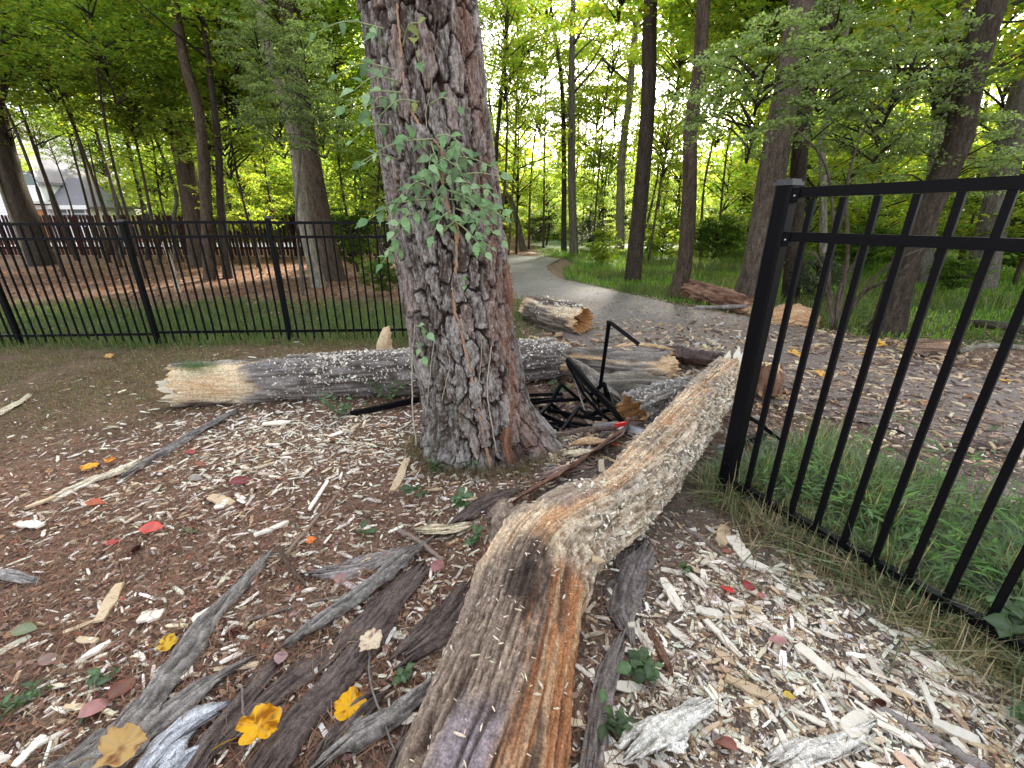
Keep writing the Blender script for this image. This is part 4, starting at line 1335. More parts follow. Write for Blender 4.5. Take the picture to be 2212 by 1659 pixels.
thC, dC = log('fallen_log', 'short thick log on the path with an orange rotten hollow end', [(.27, 7.25, .2), (.6, 6.75, .2), (1.02, 6.2, .2)], [.17, .2, .19], colC((.075, .055, .045), (.23, .19, .16), .28, ((.5, .3, .15), (.72, .6, .42)), .12), nu=110, ds=.016, bark=.03, j0=.05, j1=.12, seed=31, hollow1=.14)
flakes('bark_flake', dC, thC, 160, 43, (np.sin(dC['T']) > .1) * (dC['S'] > .4), (.02, .05), (.4, .9), [(0.62, 0.57, 0.50), (0.72, 0.67, 0.58)], .5)
p1, p2 = G(1478, 640), G(1640, 684)
thF, dF = log('rotten_log', 'reddish rotten log lying at the foot of the scarred trunk', [p1 + [0, .12, .17], (p1 + p2) / 2 + [0, .15, .15], p2 + [.0, .15, .12]], [.2, .17, .13], colC((.09, .04, .028), (.33, .19, .13), .15, ((.45, .22, .12), (.6, .4, .25))), nu=80, ds=.02, bark=.04, j0=.1, j1=.1, seed=35)
V, F = tube(resample(np.array([G(1500, 664, .05), G(1560, 662, .1), G(1610, 660, .15), G(1645, 664, .1), G(1642, 690, .03)]), 30), np.linspace(.03, .055, 30) * (1 + .15 * np.sin(np.arange(30))), 9)
solo('branch', mesh('grey_branch', V, F, M_TRUNK, np.tile([(0.26, .23, .21)], (len(V), 1))), 'grey crooked branch in front of the reddish rotten log', 'branch', tuple(G(1570, 670)))
a, b = G(1300, 852), G(1440, 822)
thD, dD = log('fallen_log', 'broken grey log piece with an orange torn end behind the fence wreckage', [np.array([.50, 4.35, .18]), (a + b) / 2 + [0, .12, .17], b + [0.02, .1, .15]], [.12, .17, .15], colC((.09, .075, .062), (.30, .27, .24), .3, ((.5, .3, .15), (.7, .55, .36)), .05), nu=100, ds=.014, bark=.035, j0=.1, j1=.1, seed=37, hollow1=.05)
splinters(thD, dD['c'][-1], dD['t'][-1], .12, 8, .12, 44, (.62, .42, .22))
a, b = G(1290, 870), G(1470, 870)
log('fallen_log', 'low grey bark covered log half beneath the broken log piece', [a + [.05, .12, .10], (a + b) / 2 + [0, .1, .12], b + [0, .08, .09]], [.10, .13, .07], colC((.09, .08, .06), (.28, .25, .21), .22, ((.28, .15, .10), (.42, .27, .19))), nu=90, ds=.014, bark=.03, j0=.12, j1=.16, seed=39)
a, b = G(1372, 925), G(1490, 880)
thE, dE = log('hollow_log', 'short hollow log with crumbling orange heartwood against the bent log', [a + [-.02, .10, .10], (a + b) / 2 + [0, .1, .12], b + [.05, .12, .13]], [.13, .125, .12], colC((.10, .085, .07), (.34, .31, .28), .12), nu=100, ds=.012, bark=.03, j0=.10, j1=.05, seed=45, hollow0=.18)
flakes('bark_flake', dE, thE, 500, 46, (np.sin(dE['T']) > -.1), (.012, .03), (.4, .9), [(0.62, 0.60, 0.56), (0.5, 0.48, 0.45), (.35, .32, .3)], .8)
# stump like piece behind post
a = G(1655, 862)
log('wood_block', 'dark brown rotten block standing just right of the corner post', [a + [.0, .05, .05], a + [0.02, .1, .2], a + [.03, .12, .32]], [.11, .12, .08], colC((.09, .04, .025), (.26, .15, .1), .25), nu=60, ds=.02, bark=.03, seed=47, cat='wood block')
a = G(1715, 705)
log('wood_block', 'crumbled orange heap of rotten wood at the far path edge', [a + [-.35, .1, .06], a + [0, .1, .12], a + [.35, .0, .06]], [.12, .16, .08], colC((.4, .2, .1), (.62, .42, .26), .3), nu=60, ds=.025, bark=.05, seed=48, cat='wood block')
a = G(2030, 772)
log('wood_block', 'small brown and orange log stub lying at the grass edge behind the pickets', [a + [-.4, .12, .05], a + [0, .05, .07], a + [.12, .0, .07]], [.06, .09, .085], colC((.1, .06, .04), (.3, .2, .14), .3), nu=60, ds=.02, bark=.03, seed=49, cat='wood block')
# bare limb and dark branch in meadow
V, F = tube(resample(np.array([G(2070, 765, .06), G(2120, 752, .14), G(2212, 752, .12), G(2300, 770, .05)]), 26), .035, 8)
solo('branch', mesh('meadow_branch', V, F, M_TRUNK, np.tile([(0.2, .18, .14)], (len(V), 1))), 'mossy grey branch lying in the grass at the right edge', 'branch', tuple(G(2150, 760)))
V, F = tube(resample(np.array([G(2085, 700, .05), G(2140, 703, .12), G(2230, 715, .1)]), 26), .06, 8)
solo('branch', mesh('dark_branch', V, F, M_TRUNK, np.tile([(0.06, .05, .04)], (len(V), 1))), 'dark rotting branch in the bright meadow grass', 'branch', tuple(G(2150, 706)))


# ================================================================= LOOSE BARK SLABS
def slab(label, pts_px, w_px, lo, hi, arch=.5, thick=.012, lift=.0, seed=1, ridge=1.0, name='bark_slab', cat='bark', tilt=0.0, zs=None, torn=.3, smoothz=1.0):
    n = 130; nv = 21
    P3 = []
    for i, (x, y) in enumerate(pts_px):
        z = zs[i] if zs else 0
        g = G(x, y, z)
        P3.append(list(g) + [w_px[i] / FPX * (g[1] * CP + (CH - z) * SP)])
    q = resample(np.array(P3), n)
    c, wd = q[:, :3], q[:, 3]
    t, s, u = frames(c)
    L = np.concatenate([[0], np.cumsum(np.linalg.norm(np.diff(c, axis=0), axis=1))])
    k = np.linspace(-1, 1, nv)
    K, LL = np.meshgrid(k, L)
    wd = np.maximum(wd, wd.max() * .30)
    sp = np.where(K > 0, fbm(LL * 7, 1, 0, seed, 3), fbm(LL * 7, 5, 0, seed, 3))
    st_ = np.where(K > 0, np.floor(vn(LL * 6, 2, 0, seed + 20) * 4) / 4, np.floor(vn(LL * 6, 8, 0, seed + 21) * 4) / 4)
    we = wd[:, None] * .5 * (1 + (torn * (sp - .5) * 3.2 + (st_ - .4) * .45) * np.abs(K))
    endf = np.clip(np.minimum(LL, L[-1] - LL) / .04, 0, 1) ** .5
    we = we * (.55 + .45 * endf)
    along = ((vn(K * 5, LL * 0, 0, seed + 4) - .5) * .10 + (vn(K * 13, LL * 0, 0, seed + 14) - .5) * .05) * np.clip(wd.mean() / .06, .4, 1.6) * (1 - np.clip(np.minimum(LL, L[-1] - LL) / .2, 0, 1)) * np.sign(LL - L[-1] / 2)
    kk = K * we
    r1 = 1 - np.abs(vn(kk * 70 + (fbm(LL * 5, K, 0, seed + 7, 2) - .5) * 2.5, LL * 5, 0, seed + 5) * 2 - 1)
    r2 = fbm(kk * 160, LL * 26, 0, seed + 6, 3)
    z = arch * wd[:, None] * .5 * (1 - K ** 2) + (r1 * .012 + (r2 - .5) * .014) * ridge + tilt * K * wd[:, None]
    z = z + lift + .006 + (vn(LL * 3, 0, 0, seed + 9) - .2) * .012 + (fbm(LL * 6, K * 2, 0, seed + 19, 2) - .5) * .02
    top = c[:, None] + s[:, None] * (K * we)[..., None] + t[:, None] * along[..., None]
    top = top + np.array([0, 0, 1.0]) * z[..., None]
    botm = top - np.array([0, 0, 1.0]) * (thick * (.4 + .6 * (1 - np.abs(K) ** 3)))[..., None]
    V = np.concatenate([top.reshape(-1, 3), botm.reshape(-1, 3)])
    idx = np.arange(n * nv).reshape(n, nv)
    F1 = np.stack([idx[:-1, :-1], idx[:-1, 1:], idx[1:, 1:], idx[1:, :-1]], -1).reshape(-1, 4)
    F2 = F1[:, ::-1] + n * nv
    bd = np.concatenate([idx[0, :], idx[1:, -1], idx[-1, -2::-1], idx[-2:0:-1, 0]])
    F3 = np.stack([bd, bd + n * nv, np.roll(bd, -1) + n * nv, np.roll(bd, -1)], -1)
    cc = mixc(np.array(lo) * .8, hi, np.clip(r1 * .7 + (r2 - .5) * 1.6 + .05 + (fbm(LL * 4, K, 0, seed + 30, 2) - .5) * .5, 0, 1)).reshape(-1, 3)
    cc = np.concatenate([cc, cc * .6 + .4 * np.array([.12, .07, .05])])
    me = mesh('slab', V, [F1, F2, F3], M_SLAB, cc)
    loc = c[n // 2] * np.array([1, 1, 0])
    return solo(name, me, label, cat, tuple(loc))


GB = ((.11, .095, .085), (.34, .31, .28)); DB = ((.055, .040, .035), (.165, .128, .112)); RB = ((.10, .05, .035), (.25, .14, .1))
slab('long ridged grey bark slab tapering up from the bottom left corner', [(150, 1690), (215, 1640), (311, 1535), (431, 1367), (500, 1290), (560, 1226)], [150, 120, 84, 46, 26, 8], *GB, arch=.55, seed=1, ridge=1.6)
slab('narrow ridged grey bark strip between the long slab and the white lichened piece', [(290, 1600), (360, 1545), (445, 1482), (520, 1440)], [55, 52, 40, 10], *GB, arch=.5, seed=2, ridge=1.3)
slab('white lichen coated bark piece at the bottom edge', [(300, 1700), (350, 1640), (400, 1590), (440, 1565)], [120, 120, 100, 50], (.33, .33, .36), (.62, .63, .66), arch=.25, seed=3, ridge=.5, lift=.015)
slab('dark brown smooth bark strip beside the white lichened piece', [(400, 1680), (470, 1580), (560, 1480), (600, 1430)], [80, 70, 50, 20], *DB, arch=.3, seed=4, ridge=.5)
slab('long dark inner bark slab running down left from the fork', [(560, 1690), (640, 1580), (760, 1440), (860, 1300), (915, 1235)], [80, 70, 66, 60, 40], *DB, arch=.25, seed=5, ridge=.45, lift=.01)
slab('second dark inner bark slab lying under the yellow lobed leaf', [(490, 1600), (600, 1500), (700, 1420), (800, 1335), (860, 1262)], [30, 60, 60, 50, 20], *DB, arch=.25, seed=6, ridge=.5)
slab('chip strewn grey bark ridge left of the fork of the big log', [(640, 1395), (691, 1360), (800, 1285), (870, 1225), (925, 1188)], [20, 34, 36, 34, 16], *GB, arch=.9, seed=7, ridge=1.5, lift=.01)
slab('wide flat grey bark sheet above the chip strewn ridge', [(690, 1245), (750, 1240), (830, 1215), (880, 1195)], [20, 50, 50, 20], (.16, .14, .13), (.36, .32, .3), arch=.15, seed=8, ridge=.6)
slab('curved ridged bark piece left of the log near the bottom', [(700, 1659), (760, 1610), (847, 1561), (920, 1505), (960, 1470)], [30, 50, 50, 40, 14], *GB, arch=.6, seed=9, ridge=1.3)
slab('dark bark shard pointing up beside the bottom of the log', [(840, 1700), (880, 1620), (930, 1540), (965, 1480)], [60, 56, 40, 12], *DB, arch=.3, seed=10, ridge=.6)
slab('dark bark slab lying left of the log midway down', [(880, 1420), (940, 1370), (985, 1320), (1010, 1280)], [40, 70, 60, 20], *DB, arch=.25, seed=11, ridge=.6)
slab('small curled bark piece by the yellow round leaf', [(690, 1640), (730, 1600), (790, 1540), (830, 1510)], [16, 40, 40, 12], *DB, arch=.4, seed=12)
slab('flat dark bark slab on the right side under the bend of the log', [(1390, 1180), (1365, 1240), (1345, 1310), (1360, 1400)], [60, 80, 80, 30], (.12, .10, .09), (.27, .235, .215), arch=.15, seed=13, ridge=.5)
slab('grey bark slab right of the log near the bottom', [(1340, 1400), (1310, 1480), (1290, 1580), (1270, 1690)], [30, 60, 60, 70], (.12, .10, .09), (.27, .235, .215), arch=.2, seed=14, ridge=.6)
slab('orange brown bark strip right of the log', [(1400, 1365), (1425, 1420), (1450, 1470)], [14, 22, 10], *RB, arch=.5, seed=15)
slab('long rust edged bark strip leaning beside the cream limb', [(1100, 1105), (1180, 1055), (1262, 1000), (1345, 940)], [12, 18, 20, 10], *RB, arch=.6, seed=16, lift=.04, tilt=.5)
slab('dark chip covered bark slab along the cream limb', [(1150, 1095), (1210, 1060), (1290, 1020), (1360, 970)], [20, 46, 48, 20], *DB, arch=.2, seed=17, ridge=.6)
slab('dark bark plate in the gap between pine and bent log', [(990, 1135), (1030, 1105), (1080, 1075), (1120, 1062)], [30, 60, 50, 20], *DB, arch=.2, seed=18, ridge=.5)
slab('thin dark bark strip lying diagonally below the left log', [(272, 1030), (340, 990), (420, 945), (510, 900)], [16, 24, 22, 12], (.09, .08, .075), (.27, .25, .24), arch=.7, seed=19, ridge=1.)
slab('small grey driftwood like piece at the left edge', [(-30, 1238), (20, 1245), (75, 1252)], [20, 24, 12], (.2, .18, .17), (.4, .37, .34), arch=.7, seed=20, name='stick', cat='stick')
slab('dark curled hollow bark shell on the path behind the limb tip', [(1425, 778), (1460, 785), (1510, 795), (1560, 805)], [40, 60, 66, 40], (.05, .035, .032), (.15, .11, .1), arch=-.75, seed=21, ridge=1.8, lift=.16)
slab('ridged bark slab leaning up behind the fence wreckage', [(1335, 862), (1300, 835), (1265, 800), (1215, 770)], [36, 44, 30, 4], (.12, .10, .085), (.34, .3, .27), arch=.5, seed=22, ridge=1.3, zs=[.05, .15, .22, .36])
slab('rotten flat plank below the wreckage', [(1210, 950), (1270, 938), (1340, 932), (1390, 925)], [6, 14, 12, 5], (.09, .06, .05), (.22, .16, .13), arch=.3, seed=23, lift=.04)
slab('dark bark shard standing beside the cream limb', [(1290, 990), (1330, 965), (1352, 935)], [16, 20, 8], *DB, arch=.4, seed=24, lift=.05, tilt=.6)
slab('brown plate of bark right of the pine roots', [(1170, 1030), (1230, 1015), (1270, 1010)], [16, 26, 10], (.2, .13, .1), (.38, .28, .24), arch=.3, seed=25, lift=.01)
slab('pale split board with ragged ends left of the bark ridge', [(915, 1160), (960, 1158), (1005, 1150)], [24, 34, 26], (.55, .42, .25), (.75, .66, .48), arch=.15, seed=26, lift=.02, name='wood_board', cat='wood')
slab('pale frayed wood piece continuing the dark strip on the left', [(128, 1072), (190, 1045), (250, 1020), (290, 1002)], [10, 22, 26, 14], (.55, .47, .33), (.78, .72, .58), arch=.3, seed=27, name='wood_board', cat='wood', ridge=1.2)
slab('large white frayed wood chunk at the bottom right of the log', [(1365, 1655), (1410, 1620), (1460, 1590), (1522, 1555)], [60, 84, 70, 40], (.60, .56, .48), (.82, .79, .72), arch=.3, seed=28, lift=.015, name='wood_board', cat='wood', ridge=1.6)
slab('white splintered board at the bottom edge right of centre', [(1700, 1660), (1740, 1640), (1800, 1625), (1860, 1590)], [50, 66, 60, 30], (.58, .53, .46), (.8, .76, .68), arch=.2, seed=29, name='wood_board', cat='wood', ridge=1.2)
slab('pale stick of wood lying at the far left', [(-10, 905), (30, 880), (65, 858)], [10, 16, 12], (.5, .42, .3), (.72, .65, .5), arch=.6, seed=30, name='wood_board', cat='wood')
OR = ((.42, .24, .11), (.72, .52, .32))
slab('orange torn wood sliver on top of the broken grey log', [(1330, 792), (1360, 786), (1400, 790), (1440, 800)], [10, 18, 16, 8], *OR, arch=.3, seed=41, lift=.26, name='wood_board', cat='wood')
slab('long pale split board behind the leaning bark slab', [(1290, 770), (1330, 768), (1390, 778)], [8, 14, 8], (.5, .4, .28), (.74, .64, .48), arch=.3, seed=42, lift=.1, name='wood_board', cat='wood')
slab('crumbled orange wood piece below the hollow log', [(1240, 968), (1270, 960), (1310, 962)], [14, 26, 16], *OR, arch=.4, seed=43, lift=.02, name='wood_board', cat='wood', ridge=1.5)
slab('cream ribbed wood piece right of the pine roots', [(1225, 990), (1250, 985), (1285, 982)], [14, 22, 12], (.55, .44, .28), (.78, .68, .5), arch=.5, seed=44, lift=.02, name='wood_board', cat='wood', ridge=1.5)
slab('grey splintered wood tuft in front of the curled shell', [(1455, 850), (1475, 835), (1505, 830)], [16, 34, 18], (.28, .25, .22), (.55, .5, .44), arch=.5, seed=45, lift=.03, name='wood_board', cat='wood', ridge=2.2)
slab('dark bark strip lying on the path in front of the curled shell', [(1440, 745), (1480, 742), (1540, 752)], [10, 14, 6], *DB, arch=.5, seed=31, lift=.01)


def stick(label, px, r0, r1, col, zs=None, name='stick', seed=0):
    pts = [G(x, y, (zs[i] if zs else .012)) for i, (x, y) in enumerate(px)]
    q = resample(np.array(pts), 22)
    q[1:-1] += np.random.default_rng(seed).normal(0, r0 * .25, (20, 3))
    V, F = tube(q, np.linspace(r0, r1, 22), 8)
    me = mesh('stick', V, F, M_STEM, np.tile([col], (len(V), 1)))
    return solo(name, me, label, 'stick', tuple(q[11] * [1, 1, 0]))


stick('brown and pale broken stick pointing up to the pine', [(618, 1198), (660, 1150), (705, 1100), (755, 1038)], .010, .008, (.26, .19, .14), seed=1)
stick('short dark stick standing askew in the litter', [(600, 1180), (620, 1215), (662, 1265)], .010, .006, (.10, .07, .05), zs=[.09, .05, .01], seed=2)
stick('long thin grey stick crossing above the dark slabs', [(505, 1345), (590, 1320), (670, 1300), (760, 1287), (830, 1262)], .006, .005, (.20, .17, .15), seed=3)
stick('knobbly brown stick left of the fork', [(862, 1150), (900, 1168), (958, 1215)], .012, .010, (.24, .18, .15), zs=[.03, .04, .03], seed=4)
stick('thin curving twig below the pale lobed leaf', [(800, 1385), (800, 1470), (830, 1560), (858, 1640)], .004, .003, (.2, .17, .16), zs=[.03, .05, .04, .02], seed=5)
stick('thin twig lying over the yellow lobed leaf', [(520, 1480), (530, 1550), (585, 1560)], .004, .003, (.2, .16, .14), zs=[.04, .05, .05], seed=6)
stick('mottled grey stick lying right of the bend', [(1480, 1140), (1520, 1165), (1600, 1230)], .012, .007, (.22, .19, .17), seed=7)
stick('weathered grey branch at the bottom right corner', [(1880, 1520), (1960, 1570), (2060, 1625), (2130, 1670)], .012, .016, (.25, .22, .2), seed=8)
stick('dark twig on the path behind the pickets', [(1790, 826), (1850, 826), (1920, 822)], .014, .008, (.13, .1, .09), seed=9)
stick('forked dark twig on the path at right', [(1950, 800), (2000, 815), (2055, 835)], .018, .010, (.10, .08, .07), seed=10)
stick('slim dark twig beyond the path debris', [(1640, 780), (1700, 790), (1750, 812)], .010, .006, (.12, .10, .09), seed=11)
stick('thin grey twig standing in the wreckage', [(1270, 905), (1255, 860), (1240, 820)], .008, .004, (.3, .28, .25), zs=[.0, .12, .2], seed=12)
stick('grey twig leaning over the wreckage', [(1250, 855), (1290, 810), (1325, 745)], .006, .003, (.3, .28, .25), zs=[.05, .15, .2], seed=13)
stick('long pale stick on the path beside the log pieces', [(1420, 880), (1440, 820), (1500, 770)], .01, .006, (.25, .22, .18), seed=14)
# pale upright chunk behind the left log
a = G(832, 766)
V, F = tube(resample(np.array([a, a + [0, .0, .13], a + [.03, 0, .24], a + [.085, 0, .34]]), 14), np.interp(np.linspace(0, 1, 14), [0, .4, .7, .9, 1], [.085, .085, .06, .035, .012]), 12, up=(0, 1, 0))
V = V + np.stack([fbm(V[:, 0] * 25, V[:, 1] * 25, V[:, 2] * 9, k_, 3) - .5 for k_ in (3, 4, 5)], 1) * np.array([.11, .06, .10])
solo('wood_shard', mesh('shard', V, F, M_CHIP, mixc((.45, .27, .13), (.74, .62, .44), fbm(V[:, 0] * 30, V[:, 1] * 30, V[:, 2] * 12, 9, 2)), smooth=False), 'pale pointed wood shard standing between the black fence and the left log', 'wood', tuple(a))


# ================================================================= CHIPS
def blob_density(x, y, blobs):
    d = np.zeros(np.shape(x))
    for (px, py, sx, sy, wgt) in blobs:
        g = G(px, py)
        d = d + wgt * np.exp(-((x - g[0]) / sx) ** 2 - ((y - g[1]) / sy) ** 2)
    return d


CH_BLOBS = [(620, 915, .9, .32, 1.6), (800, 960, .7, .4, 1.3), (560, 1000, .9, .45, .9), (350, 1080, .9, .5, .45), (1200, 960, .35, .35, 1.8), (1320, 1010, .3, .3, 1.2),
            (1700, 1400, .5, .35, 1.5), (1900, 1560, .5, .3, 1.5), (1500, 1550, .35, .3, 1.4), (1560, 1250, .3, .35, 1.2), (850, 1250, .4, .3, .7), (1010, 1090, .35, .3, 1.0),
            (350, 1400, .5, .4, .4), (150, 1500, .4, .3, .25), (1450, 830, .4, .6, .5), (950, 1400, .25, .3, .8), (700, 1150, .5, .3, .4), (2050, 1500, .3, .2, .8), (1350, 720, 1.0, .6, .12), (200, 950, .8, .3, .25)]


def sample_ground(n, blobs, base=0.0, rng=RNG, xr=(-5, 4), yr=(.45, 6), far=0.45):
    out = []
    tot = 0
    while tot < n:
        x = rng.uniform(*xr, n * 2); y = rng.uniform(*yr, n * 2)
        vis = np.abs(x) < (y * 1.5 + 1.0)
        d = blob_density(x, y, blobs) + base
        d = d * np.exp(-(y - .6) * far)
        k = vis & (rng.uniform(0, 1.5, len(x)) < d)
        out.append(np.stack([x[k], y[k]], 1)); tot += k.sum()
    return np.concatenate(out)[:n]


def gz(p, lift=.0):
    x, y = p[:, 0], p[:, 1]
    near = np.clip(1.3 - np.hypot(x, y) / 12, 0, 1)
    z = hgt(x, y) + near * (fbm(x * 14, y * 14, 0, 11, 4) - 0.5) * 0.035 + near * (fbm(x * 3, y * 3, 0, 31, 3) - 0.5) * 0.03
    z = np.where(in_path(x, y, 0.06), hgt(x, y) + .02, z)
    return z + lift


rng = np.random.default_rng(31)
CV, CF = chip_shape(9, 3, .4)
p = sample_ground(17000, CH_BLOBS, .09, rng)
n = len(p)
l = np.clip(np.exp(rng.normal(-3.95, .55, n)), .006, .075)
def chip_yaw(x, rng):
    return np.where(x > .1, -.85, .4) + rng.normal(0, .95, len(x))


pos = np.c_[p, gz(p) + rng.uniform(-.001, .010, n)]
sc = np.stack([l, np.minimum(l * rng.uniform(.12, .5, n), .014), l * rng.uniform(.06, .16, n)], 1)
struct('wood_chips', inst('wood_chips', CV, CF, pos, rots(n, .25, rng, chip_yaw(p[:, 0], rng)), sc, pick(WOODP, n, rng, [.30, .24, .22, .14, .10], .35), M_BIT), 'stuff', 'small pale splinters strewn thickly over the litter')
p = sample_ground(2100, CH_BLOBS, .07, rng); n = len(p)
l = np.clip(np.exp(rng.normal(-3.0, .4, n)), .03, .12)
MV, MF = chip_shape(91, 6, .5)
struct('wood_chips', inst('splinters', MV, MF, np.c_[p, gz(p) + rng.uniform(.004, .014, n)], rots(n, .2, rng, chip_yaw(p[:, 0], rng)), np.stack([l, l * rng.uniform(.10, .3, n), l * rng.uniform(.04, .09, n)], 1), pick(WOODP, n, rng, [.34, .2, .34, .08, .04]), M_CHIP), 'stuff', 'longer white splinters mixed among the small chips')

# the larger chips, each an object
chipm = []
for i in range(14):
    V, F = chip_shape(200 + i, 8, .3 + .3 * (i % 3) / 2)
    fib = fbm(V[:, 1] * 14 + 3, V[:, 0] * 2, i, 5, 3)
    cc = mixc((.64, .55, .42) if i % 5 else (.50, .36, .22), (.88, .84, .76) if i % 5 else (.70, .56, .38), fib)
    chipm.append(mesh('chip', V, F, M_CHIP, cc, smooth=False))
heroes = [  # x, y, length px, width px, heading deg in picture, label
    (235, 1300, 95, 24, 62, 'long curved pale chip above the yellow fallen leaf'), (325, 1328, 50, 34, 10, 'broad cream chip left of the long bark slab'),
    (440, 1330, 55, 30, 30, 'cream chip cluster piece against the long bark slab'), (588, 1150, 80, 12, 25, 'straight narrow pale chip below the standing stick'),
    (690, 1080, 70, 9, 55, 'slender pale splinter beside the broken stick'), (480, 1085, 50, 22, -15, 'white forked chip in the red litter'),
    (480, 1092, 24, 20, 60, 'small thick chip beside the white forked chip'), (65, 1137, 56, 20, -10, 'oval pale chip at the left'),
    (200, 1405, 90, 14, 30, 'long flat pale chip above the green sprig'), (950, 1340, 90, 22, 62, 'bright white pointed chip on dark bark left of the log'),
    (865, 1030, 75, 17, 65, 'tall pale blade of wood left of the pine base'), (1000, 1090, 60, 14, 80, 'frayed pale shard upright below the pine'),
    (1760, 1440, 110, 26, -42, 'long white splinter right of centre in the chip bed'), (1870, 1490, 120, 20, -40, 'narrow pale splinter beside the brown knot'),
    (1620, 1500, 120, 24, -25, 'broad pale splinter in the middle of the right chip bed'), (1560, 1390, 110, 14, -45, 'thin pale splinter pointing at the log'),
    (1840, 1580, 60, 40, 40, 'wide cream chip with a forked tip at the bottom right'), (2060, 1590, 110, 24, -25, 'long angular white chip near the lower right corner'),
    (2000, 1520, 90, 14, -70, 'steep narrow white chip near the lower right corner'), (1560, 1160, 40, 26, 80, 'stubby white chip near the mottled stick'),
    (1595, 1190, 60, 26, -55, 'curled white chip beside the mottled stick'), (1640, 1230, 95, 16, -20, 'long pale chip near the red leaves'),
    (1500, 1260, 60, 12, -35, 'yellowish narrow chip right of the log bend'), (1700, 1290, 60, 18, -30, 'white chip below the bent grass'),
    (1150, 1400, 60, 14, -50, 'white splinter lying on top of the bent log'), (1680, 1380, 70, 10, -30, 'thin white splinter in the right chip bed'),
    (160, 1060, 110, 18, 25, 'long cream plank chip left of the dark strip'), (600, 925, 60, 18, 5, 'flat cream chip in the dense chips below the left log'),
    (90, 1090, 70, 12, 20, 'pale narrow chip at the left in pine straw'), (390, 1460, 60, 22, 25, 'blunt cream chip by the green sprig'),
    (1450, 1290, 80, 22, -60, 'white splinter leaning towards the log'), (1530, 1330, 60, 20, -10, 'short white chip right of the dark slab')]
for i, (x, y, lp, wp, hd, lab) in enumerate(heroes):
    a_ = math.radians(hd)
    g0 = G(x - math.cos(a_) * lp / 2, y + math.sin(a_) * lp / 2); g1 = G(x + math.cos(a_) * lp / 2, y - math.sin(a_) * lp / 2)
    g = (g0 + g1) / 2
    L = np.linalg.norm(g1[:2] - g0[:2]); W = wp / FPX * (g[1] * CP + CH * SP)
    o = bpy.data.objects.new('wood_chip', chipm[i % 14])
    onlog = 'top of the bent log' in lab
    o.location = (g[0], g[1], float(gz(g[None, :2])[0]) + .018) if not onlog else tuple(P(x, y, .98))
    o.rotation_euler = (random.uniform(-.12, .12), random.uniform(-.1, .1), math.atan2(g1[1] - g0[1], g1[0] - g0[0]))
    o.scale = (L, W * 1.1, min(.012, W * .5))
    C.objects.link(o)
    tag(o, lab, 'wood chip')
p = sample_ground(262, CH_BLOBS, .07, np.random.default_rng(77), far=.6)
zp = gz(p)
rg = random.Random(3)
for i in range(len(p)):
    x, y = p[i]
    if x < -1.0 and y > 2.6: lab, gr = 'pale wood chip in the chip bed below the left log', 'chips below the left log'
    elif x < .0 and y < 2.6: lab, gr = 'pale wood chip on the pine straw left of the bent log', 'chips left of the bent log'
    elif x >= .0 and y < 2.2: lab, gr = 'pale wood chip in the chip bed right of the bent log', 'chips right of the bent log'
    else: lab, gr = 'pale wood chip in the debris round the pine and the wreckage', 'chips round the pine'
    o = bpy.data.objects.new('wood_chip', chipm[rg.randrange(14)])
    L = rg.uniform(.04, .10) * (1.25 if gr == 'chips right of the bent log' else 1)
    o.location = (x, y, zp[i] + .012)
    o.rotation_euler = (rg.gauss(0, .15), rg.gauss(0, .12), (-.85 if x > .1 else .4) + rg.gauss(0, .6))
    o.scale = (L, L * rg.uniform(.16, .42), rg.uniform(.003, .008))
    C.objects.link(o)
    tag(o, lab, 'wood chip', gr)

rng = np.random.default_rng(66)
pc = []
for (px_, py_, sg_, m_) in ((1380, 790, .22, 60), (1480, 840, .25, 110), (1450, 880, .2, 60), (1520, 740, .5, 90), (1340, 900, .2, 60), (1250, 960, .25, 60), (1440, 720, .5, 80), (1200, 905, .3, 50)):
    g_ = G(px_, py_); pc.append(np.c_[rng.normal(g_[0], sg_, m_), rng.normal(g_[1], sg_ * 1.2, m_)])
p = np.concatenate(pc); n = len(p)
l = np.clip(np.exp(rng.normal(-2.9, .5, n)), .02, .2)
KV, KF = chip_shape(77, 5, .3)
struct('bark_rubble', inst('bark_rubble', KV, KF, np.c_[p, gz(p) + .015], rots(n, .45, rng), np.c_[l, l * rng.uniform(.2, .5, n), l * rng.uniform(.08, .3, n)],
       pick([(.30, .27, .24), (.42, .39, .35), (.10, .075, .065), (.62, .5, .36), (.5, .33, .2)], n, rng, [.3, .22, .2, .2, .08]), M_LOG), 'stuff', 'broken bark and rotten wood crumbs round the wreckage')
# ================================================================= LITTER
# small dead leaves
BV = np.array([[-.5, 0, .05], [-.2, .3, -.04], [.2, .26, .06], [.5, 0, .02], [.15, -.3, .07], [-.25, -.24, -.03], [0, 0, .0]])
BF = np.array([[6, 1, 0], [6, 2, 1], [6, 3, 2], [6, 4, 3], [6, 5, 4], [6, 0, 5]])[:, ::-1]
LITP = [(0.27, 0.135, 0.09), (0.17, 0.08, 0.055), (0.38, 0.23, 0.14), (0.33, 0.22, 0.17), (0.45, 0.30, 0.26), (0.09, 0.06, 0.05), (0.40, 0.14, 0.09)]
rng = np.random.default_rng(5)
p = sample_ground(21000, [(500, 1200, 2, 1.2, .6), (100, 1300, 1.5, 1, .6)], .5, rng, far=.33)
n = len(p)
cl = pick(LITP, n, rng, [.24, .15, .18, .18, .12, .10, .03])
gr_ = ss(-.1, .8, p[:, 0]) * .75
cl = cl * (1 - gr_[:, None]) + (cl.mean(1, keepdims=True) * np.array([1.12, 1.0, .88])) * gr_[:, None]
ls = rng.uniform(.012, .04, n)
